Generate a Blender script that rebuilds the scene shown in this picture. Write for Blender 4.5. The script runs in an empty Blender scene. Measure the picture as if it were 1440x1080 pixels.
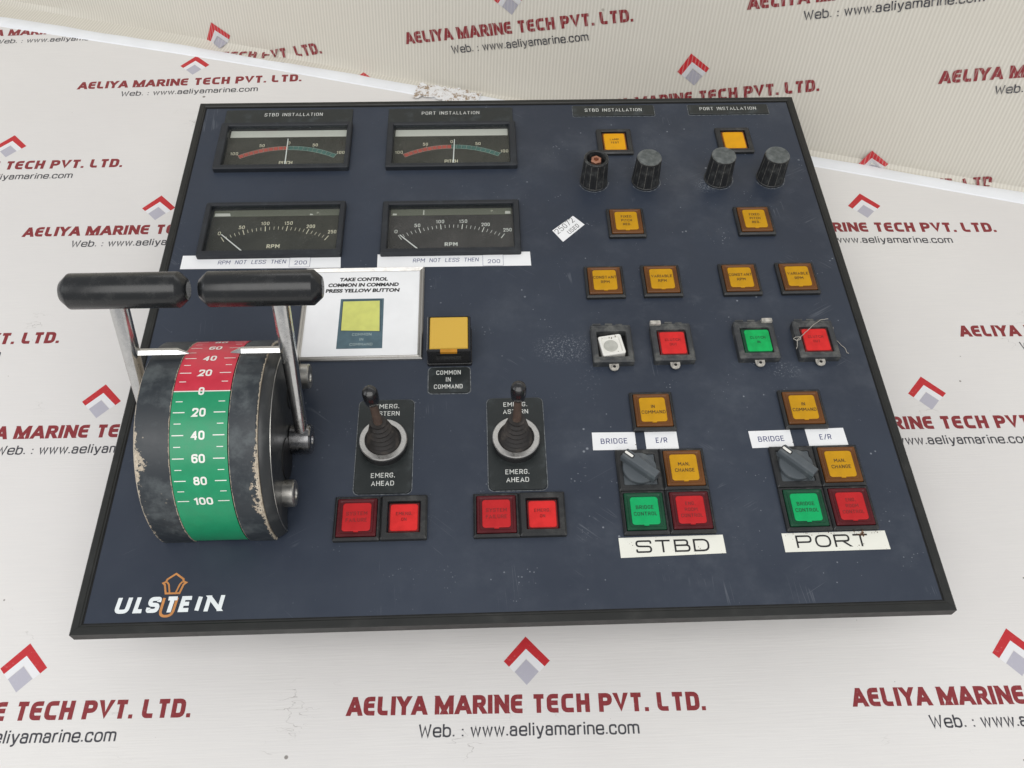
import bpy, math, random
from mathutils import Vector, Matrix
random.seed(7)
SC = bpy.context.scene
COL = SC.collection
MM = 0.001
R = math.radians

# ---------------------------------------------------------------- camera
cam_d = bpy.data.cameras.new('camera')
cam_d.sensor_fit = 'HORIZONTAL'; cam_d.sensor_width = 36.0
cam_d.lens = 36.0 * 1258.02 / 1440.0
cam_d.clip_start = 0.01; cam_d.clip_end = 50.0
cam = bpy.data.objects.new('camera', cam_d); COL.objects.link(cam)
_rot = Matrix(((0.999408148, 0.024145702, -0.024501827),
               (-0.033802199, 0.821507214, -0.569195316),
               (0.006384807, 0.569686652, 0.821837718)))
cam.matrix_world = Matrix.Translation((0.2130151, -0.1584447, 0.5089678)) @ _rot.to_4x4()
SC.camera = cam

# ---------------------------------------------------------------- light
world = bpy.data.worlds.new("World"); SC.world = world; world.use_nodes = True
bg = world.node_tree.nodes['Background']
bg.inputs[0].default_value = (0.95, 0.97, 1.0, 1); bg.inputs[1].default_value = 0.50

def area(name, loc, target, sx, sy, power, color):
    d = bpy.data.lights.new(name, 'AREA'); d.shape = 'RECTANGLE'; d.size = sx; d.size_y = sy
    d.energy = power; d.color = color
    o = bpy.data.objects.new(name, d); COL.objects.link(o); o.location = loc
    o.rotation_euler = (Vector(target) - Vector(loc)).to_track_quat('-Z', 'Y').to_euler()
    return o
area('back_window_light', (0.75, 1.95, 1.25), (0.25, 0.2, 0), 2.4, 1.3, 18.0, (1.0, 0.985, 0.96))
area('ceiling_light', (0.15, -0.85, 1.75), (0.22, 0.25, 0), 2.4, 1.4, 30.0, (1.0, 0.98, 0.955))
area('side_fill_light', (-1.6, -0.1, 1.1), (0.22, 0.15, 0), 0.9, 1.1, 5.0, (0.95, 0.97, 1.0))  # small fill lamp added on the left for highlights on the levers

SC.view_settings.view_transform = 'Standard'
SC.view_settings.look = 'None'
SC.view_settings.exposure = 0.0
SC.view_settings.gamma = 1.0
SC.view_settings.use_curve_mapping = False

# ---------------------------------------------------------------- materials
class NT:
    """small node helper"""
    def __init__(s, name):
        s.m = bpy.data.materials.new(name); s.m.use_nodes = True
        s.t = s.m.node_tree; s.b = s.t.nodes['Principled BSDF']
        s.tc = None
    def n(s, typ, **kw):
        x = s.t.nodes.new(typ)
        for k, v in kw.items(): setattr(x, k, v)
        return x
    def set(s, sock, v):
        if isinstance(v, bpy.types.NodeSocket): s.t.links.new(v, sock)
        elif isinstance(v, (tuple, list)):
            sock.default_value = tuple(v) + (1,) if (len(v) == 3 and sock.type == 'RGBA') else tuple(v)
        else: sock.default_value = v
    def obj(s):
        if not s.tc: s.tc = s.n('ShaderNodeTexCoord')
        return s.tc.outputs['Object']
    def uv(s):
        if not s.tc: s.tc = s.n('ShaderNodeTexCoord')
        return s.tc.outputs['UV']
    def mapping(s, vec, scale=(1, 1, 1), rot=(0, 0, 0), loc=(0, 0, 0)):
        x = s.n('ShaderNodeMapping'); s.set(x.inputs[0], vec); x.inputs['Scale'].default_value = scale
        x.inputs['Rotation'].default_value = rot; x.inputs['Location'].default_value = loc
        return x.outputs[0]
    def noise(s, vec, scale, detail=4, rough=.55, dist=0.0):
        x = s.n('ShaderNodeTexNoise'); s.set(x.inputs['Vector'], vec); x.inputs['Scale'].default_value = scale
        x.inputs['Detail'].default_value = detail; x.inputs['Roughness'].default_value = rough
        x.inputs['Distortion'].default_value = dist
        return x.outputs['Fac']
    def voro(s, vec, scale, feature='F1', out='Distance', dim='2D'):
        x = s.n('ShaderNodeTexVoronoi', feature=feature, voronoi_dimensions=dim); s.set(x.inputs['Vector'], vec); x.inputs['Scale'].default_value = scale
        return x.outputs[out]
    def math(s, op, a, b=0.0, clamp=False):
        x = s.n('ShaderNodeMath', operation=op); x.use_clamp = clamp
        s.set(x.inputs[0], a); s.set(x.inputs[1], b); return x.outputs[0]
    def ramp(s, v, lo, hi, a=0.0, b=1.0):
        x = s.n('ShaderNodeMapRange', interpolation_type='SMOOTHSTEP'); s.set(x.inputs[0], v)
        x.inputs[1].default_value = lo; x.inputs[2].default_value = hi
        x.inputs[3].default_value = a; x.inputs[4].default_value = b
        return x.outputs[0]
    def mix(s, f, a, b):
        x = s.n('ShaderNodeMix', data_type='RGBA'); s.set(x.inputs[0], f)
        s.set(x.inputs[6], a); s.set(x.inputs[7], b); return x.outputs[2]
    def sep(s, vec):
        x = s.n('ShaderNodeSeparateXYZ'); s.set(x.inputs[0], vec); return x.outputs
    def color(s, v): s.set(s.b.inputs['Base Color'], v)
    def rough(s, v): s.set(s.b.inputs['Roughness'], v)
    def bump(s, h, strength=.3, dist=.0002):
        x = s.n('ShaderNodeBump'); x.inputs['Strength'].default_value = strength
        x.inputs['Distance'].default_value = dist; s.set(x.inputs['Height'], h)
        s.t.links.new(x.outputs[0], s.b.inputs['Normal'])

def plain(name, col, rough=.5, metal=0.0, coat=0.0, vary=.12, scale=150, spec=None):
    k = NT(name)
    f = k.noise(k.obj(), scale, 3)
    k.color(k.mix(k.ramp(f, .3, .7), tuple(c * (1 - vary) for c in col), tuple(min(1, c * (1 + vary)) for c in col)))
    k.rough(k.ramp(f, .25, .75, rough * .85, min(1, rough * 1.15)))
    k.b.inputs['Metallic'].default_value = metal
    k.b.inputs['Coat Weight'].default_value = coat; k.b.inputs['Coat Roughness'].default_value = .12
    if spec is not None: k.b.inputs['Specular IOR Level'].default_value = spec
    return k.m

def dusty(name, col, dust, rough=.5, amount=.5, scale=60, bump=.15, lo=.5, hi=.75, fine=True):
    k = NT(name)
    a = k.noise(k.obj(), scale, 8, .65)
    f = k.ramp(a, lo, hi, 0, amount)
    if fine:
        b = k.noise(k.obj(), scale * 14, 3, .7)
        f = k.math('ADD', f, k.ramp(b, .62, .8, 0, amount * .5), True)
    k.color(k.mix(f, col, dust)); k.rough(k.ramp(a, .3, .7, rough * .85, min(1, rough * 1.25)))
    if bump: k.bump(k.noise(k.obj(), scale * 20, 2), bump, .0001)
    return k.m

# painted navy face plate with dust specks, hair scratches and scuffs
def mat_face():
    k = NT('navy_panel_paint'); o = k.obj()
    x, y, z = k.sep(o)
    base = k.mix(k.ramp(k.noise(o, 9, 4), .3, .7), (.023, .031, .049), (.031, .041, .062))
    rightish = k.ramp(x, .05, .33, .25, 1.0)
    sv = k.voro(o, 75); sr = k.noise(o, 31, 2)
    speck = k.math('MULTIPLY', k.ramp(k.math('SUBTRACT', k.ramp(sr, .42, .75, 0, .075), sv), 0, .04), k.math('MULTIPLY', rightish, .5))
    sv2 = k.voro(k.mapping(o, loc=(.3, .1, 0)), 260); sr2 = k.noise(o, 55, 2)
    speck2 = k.math('MULTIPLY', k.ramp(k.math('SUBTRACT', k.ramp(sr2, .5, .8, 0, .16), sv2), 0, .05), k.math('MULTIPLY', rightish, .35))
    def hair(rot, sc, off, width=.010, msk=(.64, .70)):
        v = k.mapping(k.mapping(o, rot=(0, 0, rot)), scale=sc, loc=off)
        d = k.math('ABSOLUTE', k.math('SUBTRACT', k.noise(v, 1, 1.5), .5))
        line = k.ramp(d, 0, width, 1, 0)
        m = k.ramp(k.noise(k.mapping(o, loc=off), 27, 2), msk[0], msk[1])
        return k.math('MULTIPLY', line, m)
    h1 = hair(.7, (5, 130, 1), (.2, 0, 0)); h2 = hair(-.5, (4, 150, 1), (0, .7, 0)); h3 = hair(1.5, (5, 140, 1), (.9, .3, 0))
    hairs = k.math('MULTIPLY', k.math('MAXIMUM', k.math('MAXIMUM', h1, h2), h3), .13)
    # scuffed patch beside the first clutch button and dusty smear by the knobs
    def blob(cx, cy, rx, ry, sc, lo, hi, amt):
        v = k.mapping(o, loc=(-cx / rx, -cy / ry, 0), scale=(1 / rx, 1 / ry, 1))
        ln = k.n('ShaderNodeVectorMath', operation='LENGTH'); vv = k.n('ShaderNodeVectorMath', operation='MULTIPLY')
        k.set(vv.inputs[0], v); vv.inputs[1].default_value = (1, 1, 0); k.set(ln.inputs[0], vv.outputs[0])
        m = k.ramp(ln.outputs['Value'], .35, 1.1, 1, 0)
        return k.math('MULTIPLY', k.math('MULTIPLY', m, k.ramp(k.noise(o, sc, 6, .75), lo, hi)), amt)
    s1 = blob(.258, .172, .020, .013, 700, .52, .62, .5)
    s2 = blob(.273, .158, .010, .03, 500, .56, .66, .25)
    s3 = blob(.370, .312, .010, .008, 900, .5, .6, .5)
    s4 = blob(.205, .222, .030, .012, 400, .62, .7, .25)
    s5 = blob(.335, .205, .05, .05, 60, .5, .75, .08)
    s6 = blob(.392, .152, .012, .008, 600, .55, .62, .4)
    tot = speck
    for q in (speck2, hairs, s1, s2, s3, s4, s5, s6): tot = k.math('MAXIMUM', tot, q)
    haze = k.math('MULTIPLY', k.ramp(k.noise(o, 16, 6, .7), .45, .8), k.math('MULTIPLY', rightish, .10))
    k.color(k.mix(k.math('ADD', tot, haze, True), base, (.36, .39, .43)))
    k.rough(k.ramp(k.noise(o, 18, 7, .7), .3, .7, .36, .58)); k.b.inputs['Specular IOR Level'].default_value = .42
    k.bump(k.noise(o, 1800, 2), .12, .00008)
    return k.m

def mat_ground():
    k = NT('printed_vinyl_sheet'); o = k.obj()
    c = k.mix(k.ramp(k.noise(o, 2.2, 3), .3, .7), (.72, .70, .685), (.78, .765, .74))
    weave = k.noise(k.mapping(o, scale=(40, 900, 1), rot=(0, 0, .1)), 1, 2)
    c = k.mix(k.ramp(weave, .3, .7, 0, .16), c, (.66, .65, .65))
    sv = k.voro(o, 22); sm = k.noise(o, 13, 2)
    sp = k.ramp(k.math('SUBTRACT', k.ramp(sm, .5, .8, 0, .045), sv), 0, .012, 0, .8)
    d = k.math('ABSOLUTE', k.math('SUBTRACT', k.noise(k.mapping(o, scale=(22, 60, 1), rot=(0, 0, .9)), 1, 4), .5))
    cr = k.math('MULTIPLY', k.ramp(d, 0, .004, 1, 0), k.ramp(k.noise(o, 14, 3), .62, .7, 0, .4))
    sm2 = k.ramp(k.noise(o, 5, 5, .6), .5, .8, 0, .09)
    c = k.mix(sm2, c, (.62, .58, .52))
    k.color(k.mix(k.math('MAXIMUM', sp, cr), c, (.16, .14, .12)))
    k.rough(.62)
    hh = k.math('ADD', k.math('MULTIPLY', weave, .35), k.math('ADD', k.math('MULTIPLY', k.noise(o, 9, 3), 9.0), k.math('MULTIPLY', cr, -2.0)))
    k.bump(hh, .4, .0007)
    return k.m

def mat_back():
    k = NT('ribbed_backdrop_sheet'); u = k.uv()
    w = k.n('ShaderNodeTexWave', wave_type='BANDS', bands_direction='X')
    k.set(w.inputs['Vector'], u); w.inputs['Scale'].default_value = 108.0; w.inputs['Distortion'].default_value = .25
    w.inputs['Detail'].default_value = 1
    f = w.outputs['Fac']
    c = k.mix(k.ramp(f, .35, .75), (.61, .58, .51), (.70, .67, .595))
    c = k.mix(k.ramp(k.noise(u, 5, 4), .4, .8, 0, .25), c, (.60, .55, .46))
    sv = k.voro(u, 17); sm = k.noise(u, 9, 2)
    sp = k.ramp(k.math('SUBTRACT', k.ramp(sm, .5, .8, 0, .06), sv), 0, .02, 0, .6)
    k.color(k.mix(sp, c, (.25, .22, .18)))
    k.rough(.6); k.bump(k.math('ADD', f, k.math('MULTIPLY', k.noise(u, 7, 3), 14.0)), .28, .0004)
    return k.m

def ink(name, col, sheet=(.70, .69, .67), wear=.25, rough=.5, scale=500, ribs=False):
    k = NT(name); o = k.uv() if ribs else k.obj()
    f = k.ramp(k.noise(o, scale, 4, .7), .55, .78, 0, wear)
    if ribs:
        w = k.n('ShaderNodeTexWave', wave_type='BANDS', bands_direction='X')
        k.set(w.inputs['Vector'], k.uv()); w.inputs['Scale'].default_value = 108.0
        w.inputs['Distortion'].default_value = .25
        w.inputs['Detail'].default_value = 1
        f = k.math('ADD', f, k.ramp(w.outputs['Fac'], .72, .95, 0, .28), True)
    k.color(k.mix(f, col, sheet)); k.rough(rough)
    return k.m

def mat_drum():
    k = NT('worn_black_housing_paint'); o = k.obj(); x, y, z = k.sep(o)
    cloud = k.noise(o, 42, 7, .68)
    base = k.mix(k.ramp(cloud, .47, .66, 0, .75), (.022, .028, .034), (.095, .11, .115))
    fine = k.noise(o, 330, 6, .75)
    low = k.ramp(y, .046, .085, 1, 0)                      # wear is heavier on the side facing the operator
    def edge(xe, sgn, wlow, whigh):
        d = k.math('ABSOLUTE', k.math('SUBTRACT', x, xe))     # distance inward from the edge
        patch = k.ramp(k.noise(o, 60, 3), .30, .60, .25, 1)
        wid = k.math('ADD', k.math('MULTIPLY', k.math('MULTIPLY', low, patch), wlow), whigh)
        t = k.math('SUBTRACT', k.math('MULTIPLY', wid, k.ramp(fine, .34, .66, .05, 2.2)), d)
        return k.ramp(t, -.0001, .0002)
    def near(px, py, pz, r0, r1):
        v = k.n('ShaderNodeVectorMath', operation='DISTANCE'); k.set(v.inputs[0], o); v.inputs[1].default_value = (px, py, pz)
        return k.ramp(v.outputs['Value'], r0, r1, 1, 0)
    low = k.math('ADD', k.math('MULTIPLY', low, .25), k.math('ADD', near(.0375, .066, .058, .004, .020), k.math('ADD', near(.0978, .0525, .041, .003, .017), k.math('MULTIPLY', near(.0978, .060, .052, .003, .02), .5))), False)
    w = k.math('MAXIMUM', edge(.0374, 1, .0036, .0005), edge(.0978, -1, .0027, .00035))
    w = k.math('MAXIMUM', w, k.math('MAXIMUM', edge(.0550, -1, .0002, .00022), edge(.0838, 1, .0002, .0002)))
    chips = k.ramp(k.math('SUBTRACT', k.ramp(k.noise(o, 90, 3), .48, .75, 0, .30), k.voro(o, 420, dim='3D')), 0, .05)
    w = k.math('MAXIMUM', w, k.math('MULTIPLY', chips, k.math('MULTIPLY', k.math('MINIMUM', low, 1.0), .9)))
    w = k.math('MULTIPLY', w, k.ramp(k.noise(o, 900, 3, .7), .30, .42, .25, 1))
    k.color(k.mix(w, base, k.mix(k.ramp(fine, .4, .7), (.62, .54, .42), (.30, .24, .18))))
    k.rough(k.ramp(cloud, .3, .7, .38, .6))
    h = k.math('SUBTRACT', k.math('MULTIPLY', fine, .3), k.math('MULTIPLY', w, 1.0)); k.bump(h, .35, .00015)
    return k.m

def mat_chrome(name='worn_chrome', r0=.07, r1=.30, col=(.54, .54, .535), dirt=.35):
    k = NT(name); o = k.obj()
    a = k.noise(o, 160, 7, .75); s = k.noise(k.mapping(o, scale=(600, 600, 25)), 1, 3)
    k.color(k.mix(k.ramp(a, .55, .75, 0, dirt), col, (.20, .16, .13)))
    k.b.inputs['Metallic'].default_value = 1
    k.rough(k.ramp(k.math('ADD', a, k.math('MULTIPLY', s, .3)), .45, .85, r0, r1)); k.bump(a, .12, .0002)
    return k.m

def mat_glass(name='clear_cover_glass', tint=(.93, .95, .95)):
    k = NT(name); t = k.t
    gl = k.n('ShaderNodeBsdfGlossy'); gl.inputs['Roughness'].default_value = .06
    tr = k.n('ShaderNodeBsdfTransparent'); tr.inputs[0].default_value = tint + (1,)
    fr = k.n('ShaderNodeLayerWeight'); fr.inputs['Blend'].default_value = .5
    f = k.math('ADD', k.math('MULTIPLY', k.math('POWER', fr.outputs['Facing'], 4.0), .5), k.ramp(k.noise(k.obj(), 300, 6, .7), .45, .9, .015, .05), True)
    mx = k.n('ShaderNodeMixShader'); k.set(mx.inputs[0], f)
    t.links.new(tr.outputs[0], mx.inputs[1]); t.links.new(gl.outputs[0], mx.inputs[2])
    t.links.new(mx.outputs[0], t.nodes['Material Output'].inputs['Surface'])
    return k.m

def mat_dial(name, a, b):
    k = NT(name); o = k.obj()
    c = k.mix(k.ramp(k.noise(o, 35, 5), .3, .7), a, b)
    sp = k.ramp(k.math('SUBTRACT', k.ramp(k.noise(o, 60, 2), .45, .8, 0, .16), k.voro(o, 420)), 0, .04, 0, .5)
    k.color(k.mix(sp, c, (.35, .33, .28))); k.rough(.6); k.b.inputs['Specular IOR Level'].default_value = .3
    return k.m

def mat_strip(name, main, other, lo, hi, scale=70):
    k = NT(name); f = k.ramp(k.noise(k.obj(), scale, 6, .7), lo, hi)
    k.color(k.mix(f, main, other)); k.rough(.5); return k.m

def mat_paper(name, col, spots=.5, scale=520, amt=.05, rough=.45):
    k = NT(name); o = k.obj()
    c = k.mix(k.ramp(k.noise(o, 40, 4), .3, .7), tuple(x * .94 for x in col), col)
    s = k.ramp(k.math('SUBTRACT', k.ramp(k.noise(o, 110, 2), spots - .06, .85, 0, amt * 6), k.voro(o, scale)), 0, .05, 0, .85)
    k.color(k.mix(s, c, (.10, .07, .045))); k.rough(rough); return k.m

M = {}
M['face'] = mat_face(); M['ground'] = mat_ground(); M['back'] = mat_back()
M['frame'] = dusty('black_frame_rail', (.010, .011, .010), (.07, .07, .065), .45, .25, 40)
M['groove_strip'] = plain('black_groove_strip', (.004, .004, .004), .8)
M['bezel'] = dusty('black_bezel_plastic', (.016, .017, .018), (.12, .12, .11), .42, .4, 90)
M['guard'] = dusty('dusty_grey_guard_plastic', (.035, .038, .042), (.20, .20, .18), .5, .6, 120, lo=.45)
M['gaugebez'] = dusty('black_gauge_bezel', (.013, .016, .021), (.07, .08, .09), .5, .35, 60)
M['plate'] = dusty('black_nameplate', (.014, .018, .018), (.10, .12, .13), .4, .35, 80)
M['engrave'] = plain('engraved_white', (.62, .63, .60), .6)
M['residue'] = plain('dried_glue_residue', (.15, .16, .165), .8, vary=.6, scale=500)
M['white_ink'] = plain('white_scale_paint', (.80, .79, .74), .5, vary=.05)
M['ivory'] = plain('ivory_dial_ink', (.80, .72, .54), .6)
M['dialwhite'] = plain('white_dial_ink', (.80, .78, .72), .6)
M['dial_a'] = mat_dial('olive_dial_face', (.034, .032, .026), (.058, .054, .044))
M['dial_b'] = mat_dial('grey_dial_face', (.040, .036, .036), (.066, .059, .058))
M['dial_red'] = plain('dial_red_arc', (.50, .075, .055), .5)
M['dial_green'] = plain('dial_green_arc', (.045, .15, .125), .5)
M['dial_redline'] = plain('dial_pink_outline', (.60, .33, .27), .5)
M['dial_greenline'] = plain('dial_pale_green_outline', (.33, .48, .42), .5)
M['strip_w'] = mat_strip('cream_dial_cover', (.66, .63, .56), (.20, .17, .13), .66, .72, 130)
M['strip_g'] = mat_strip('faded_olive_dial_cover', (.15, .15, .115), (.55, .52, .42), .62, .66, 40)
M['needle'] = plain('white_needle', (.85, .84, .80), .4, vary=.03)
M['amber_b'] = plain('dark_amber_lens', (.125, .045, .009), .4, vary=.15, scale=60, spec=.35)
M['amber_l'] = plain('amber_legend', (.52, .265, .002), .5, vary=.06, spec=.3)
M['amber_d'] = plain('deep_amber_lens_edge', (.22, .06, .004), .35, coat=.2, vary=.3)
M['amber_bright'] = plain('bright_amber_legend', (.72, .34, .001), .45, vary=.05, spec=.3)
M['green_b'] = plain('dark_green_lens', (.006, .055, .026), .42, vary=.15, spec=.3)
M['green_l'] = plain('green_legend', (.002, .36, .11), .5, vary=.06, spec=.25)
M['green_bright'] = plain('bright_green_lens', (.002, .38, .09), .4, vary=.15, spec=.3)
M['red_b'] = plain('dark_red_lens', (.075, .006, .009), .42, vary=.15, spec=.3)
M['red_l'] = plain('red_legend', (.46, .017, .020), .5, vary=.06, spec=.2)
M['red_bright'] = plain('bright_red_lens', (.62, .022, .022), .45, vary=.1, spec=.25)
M['red_side'] = plain('deep_red_lens_edge', (.10, .004, .004), .35, vary=.3)
M['leg_black'] = plain('legend_black_print', (.05, .028, .008), .6)
M['leg_green'] = plain('legend_dark_print', (.004, .05, .02), .6)
M['leg_red'] = plain('legend_faded_red_print', (.20, .010, .010), .6)
M['yellow'] = dusty('scuffed_yellow_cap', (.62, .385, .05), (.28, .13, .04), .42, .35, 60, lo=.55, hi=.9)
M['yellow_side'] = plain('yellow_cap_side', (.50, .22, .01), .4)
M['shiny_black'] = plain('glossy_black_plastic', (.010, .010, .011), .25, coat=.3)
M['drum'] = mat_drum()
M['dish'] = dusty('black_side_disc', (.024, .026, .027), (.10, .105, .105), .36, .35, 70)
M['pit'] = plain('dark_recess', (.003, .003, .0035), .5)
M['scale_red'] = plain('scale_red_band', (.56, .028, .055), .42, vary=.05, coat=.1)
M['scale_green'] = plain('scale_green_band', (.006, .265, .115), .42, vary=.05, coat=.1)
M['chrome'] = mat_chrome()
M['hubmetal'] = mat_chrome('dark_worn_hub_chrome', .12, .35, (.26, .26, .265), .5)
M['steel'] = mat_chrome('dull_steel', .25, .5, (.46, .45, .42), .5)
M['ring'] = mat_chrome('tarnished_ring', .22, .42, (.72, .70, .66), .6)
M['frame_alu'] = mat_chrome('aluminium_sign_frame', .3, .45, (.50, .49, .47), .3)
M['grip'] = dusty('glossy_black_grip', (.010, .011, .012), (.07, .07, .068), .24, .45, 110, bump=.06, lo=.5, hi=.8)
M['boot'] = dusty('dusty_rubber_boot', (.018, .016, .015), (.12, .10, .085), .6, .6, 110, lo=.46)
M['rust'] = dusty('rusty_lever_stem', (.075, .050, .038), (.20, .14, .10), .55, .8, 140)
M['knob'] = dusty('scuffed_knob_plastic', (.017, .018, .019), (.13, .135, .13), .5, .55, 130, lo=.48)
M['knobtop'] = dusty('grey_scuffed_knob_cap', (.055, .065, .065), (.20, .215, .21), .5, .8, 140, lo=.35)
M['knobedge'] = plain('worn_knob_ridge', (.16, .155, .14), .6, vary=.5, scale=400)
M['brass'] = plain('copper_collet', (.42, .20, .13), .4, metal=.6, vary=.3)
M['selector'] = dusty('grey_selector_plastic', (.075, .088, .098), (.18, .19, .19), .42, .5, 110)
M['paper'] = mat_paper('white_paper', (.88, .89, .90), .85)
M['label'] = mat_paper('white_label_tape', (.84, .85, .86), .62)
M['label_cream'] = mat_paper('cream_label_tape', (.80, .80, .72), .58)
M['label_blue_ink'] = plain('blue_black_print', (.035, .045, .16), .6)
M['black_ink'] = plain('black_print', (.012, .012, .013), .6)
M['pic_blue'] = plain('printed_blue_grey', (.075, .13, .16), .5)
M['pic_yellow'] = plain('printed_lime_yellow', (.62, .64, .17), .5, vary=.05)
M['pic_dark'] = plain('printed_dark_line', (.03, .05, .06), .5)
M['pic_text'] = plain('printed_pale_grey', (.32, .40, .40), .6)
M['dirt'] = plain('rusty_dirt', (.12, .06, .03), .9, vary=.5, scale=900)
M['white_cup'] = mat_paper('stained_white_plastic', (.80, .79, .74), .45, 420)
M['white_cup_mid'] = plain('grey_white_lamp', (.45, .45, .41), .4)
M['tab'] = plain('grey_metal_tab', (.42, .40, .36), .5, vary=.3, scale=400)
M['thread'] = plain('frayed_grey_thread', (.38, .36, .32), .9)
M['hem'] = plain('white_sheet_hem', (.84, .86, .89), .5, vary=.03, scale=30)
M['orange_ink'] = plain('orange_logo_print', (.56, .24, .07), .5)
M['logo_white'] = plain('white_logo_print', (.78, .82, .83), .5, vary=.03)
M['glass'] = mat_glass()
M['body'] = plain('grey_enclosure_steel', (.12, .12, .12), .5)
INK = dict(red=((.53, .020, .028),), maroon=((.245, .022, .028),), white=((.80, .80, .82),), grey=((.47, .46, .53),), black=((.045, .045, .055),))
for kk, vv in INK.items():
    M['g_' + kk] = ink('sheet_print_' + kk, vv[0], wear=.45 if kk == 'grey' else .22)
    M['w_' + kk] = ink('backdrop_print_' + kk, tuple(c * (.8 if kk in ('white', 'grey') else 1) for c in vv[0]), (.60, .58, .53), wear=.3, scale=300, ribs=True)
M['torn'] = mat_strip('torn_sheet_edge', (.80, .80, .80), (.34, .25, .17), .48, .60, 200)

# ---------------------------------------------------------------- mesh builder
ROOT = None
class MB:
    def __init__(s): s.yr = None; s.v = []; s.f = []; s.mi = []; s.m = 0; s.off = 0; s.fn = None; s.uvs = None
    def pt(s, p):
        q = s.fn(*p) if s.fn else p
        s.v.append(tuple(c * MM for c in q)); return len(s.v) - 1
    def face(s, idx): s.f.append(tuple(idx)); s.mi.append(s.m)
    def poly(s, pts, z=None):
        s.face([s.pt(p if z is None else (p[0], p[1], z)) for p in pts])
    def loft(s, loops, cap0=True, cap1=True, close=False):
        ids = [[s.pt(p) for p in L] for L in loops]
        n = len(ids[0])
        seq = list(zip(ids, ids[1:] + ([ids[0]] if close else []))) if close else list(zip(ids, ids[1:]))
        for a, b in seq:
            for i in range(n):
                j = (i + 1) % n; s.face((a[i], a[j], b[j], b[i]))
        if cap0 and not close: s.face(ids[0][::-1])
        if cap1 and not close: s.face(ids[-1])
        return s
    def box(s, x0, x1, y0, y1, z0, z1, ch=0.0):
        if ch: return s.loft([rect(x0, x1, y0, y1, z0), rect(x0, x1, y0, y1, z1 - ch), rect(x0 + ch, x1 - ch, y0 + ch, y1 - ch, z1)])
        return s.loft([rect(x0, x1, y0, y1, z0), rect(x0, x1, y0, y1, z1)])
    def lathe(s, prof, c=(0, 0), n=40, axis='z', cap0=True, cap1=True):
        L = []
        for r, z in prof:
            L.append([(c[0] + r * math.cos(2 * math.pi * i / n), c[1] + r * math.sin(2 * math.pi * i / n), z) for i in range(n)])
        if axis == 'x': L = [[(p[2], p[0], p[1]) for p in l] for l in L]
        return s.loft(L, cap0, cap1)
    def tube(s, pts, rad, n=8):
        loops = []
        up = Vector((0, 0, 1))
        for i, p in enumerate(pts):
            a = Vector(pts[max(0, i - 1)]); b = Vector(pts[min(len(pts) - 1, i + 1)])
            t = (b - a).normalized(); u = t.cross(up)
            if u.length < .01: u = t.cross(Vector((0, 1, 0)))
            u.normalize(); w = u.cross(t)
            r = rad[i] if isinstance(rad, (list, tuple)) else rad
            loops.append([tuple(Vector(p) + u * r * math.cos(2 * math.pi * k / n) + w * r * math.sin(2 * math.pi * k / n)) for k in range(n)])
        return s.loft(loops)
    def ribbon(s, pts, w, z, closed=False, caps=True, step=None):
        """flat mitred stroke"""
        P = [Vector((p[0], p[1])) for p in pts]
        if step:
            Q = []
            for a, b in zip(P, P[1:] + (P[:1] if closed else [])):
                k = max(1, int((b - a).length / step))
                Q += [a.lerp(b, i / k) for i in range(k)]
            if not closed: Q.append(P[-1])
            P = Q
        n = len(P); h = w / 2; lo, hi = s.yr or (-1e9, 1e9)
        if not closed and caps and n > 1:
            d0 = (P[0] - P[1]).normalized() * h * .35; d1 = (P[-1] - P[-2]).normalized() * h * .35
            P[0] = P[0] + d0; P[-1] = P[-1] + d1
        L = []; Rr = []
        for i in range(n):
            a = P[i - 1] if (i or closed) else P[i]; b = P[(i + 1) % n] if (i < n - 1 or closed) else P[i]
            d1 = (P[i] - a); d2 = (b - P[i])
            d1 = d1.normalized() if d1.length > 1e-7 else d2.normalized()
            d2 = d2.normalized() if d2.length > 1e-7 else d1
            n1 = Vector((-d1.y, d1.x)); n2 = Vector((-d2.y, d2.x)); m = n1 + n2
            if m.length < 1e-4: m = n1
            m.normalize(); c = max(.5, m.dot(n1)); o = m * (h / c)
            if s.yr and not closed and i in (0, n - 1) and n > 1:
                d = (P[0] - P[1]) if i == 0 else (P[-1] - P[-2]); d.normalize()
                bd = lo if d.y < -.35 and P[i].y < lo + w * 1.1 else (hi if d.y > .35 and P[i].y > hi - w * 1.1 else None)
                if bd is not None:      # cut the stroke's foot level with the line of writing
                    a_, b_ = P[i] + o, P[i] - o
                    a_ = a_ + d * ((bd - a_.y) / d.y); b_ = b_ + d * ((bd - b_.y) / d.y)
                    L.append(s.pt((a_.x, a_.y, z))); Rr.append(s.pt((b_.x, b_.y, z))); continue
            L.append(s.pt((P[i].x + o.x, min(hi, max(lo, P[i].y + o.y)), z))); Rr.append(s.pt((P[i].x - o.x, min(hi, max(lo, P[i].y - o.y)), z)))
        for i in range(n - 1 + (1 if closed else 0)):
            j = (i + 1) % n; s.face((L[i], Rr[i], Rr[j], L[j]))
    def build(s, name, mats, parent=None, loc=None, smooth=False, label=None, bevel=None, kind=None, uv=None):
        me = bpy.data.meshes.new(name)
        me.from_pydata(s.v, [], s.f)
        if not isinstance(mats, (list, tuple)): mats = [mats]
        for m in mats: me.materials.append(M[m] if isinstance(m, str) else m)
        if len(mats) > 1:
            for p, i in zip(me.polygons, s.mi): p.material_index = i
        if uv:
            ul = me.uv_layers.new(name='UVMap')
            for l in me.loops: ul.data[l.index].uv = uv[l.vertex_index]
        me.update(); me.validate()
        if smooth:
            me.shade_smooth()
            me.set_sharp_from_angle(angle=R(30))
        o = bpy.data.objects.new(name, me); COL.objects.link(o)
        if parent is not None: o.parent = parent
        if loc: o.location = tuple(c * MM for c in loc)
        if label: o['label'] = label
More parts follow.
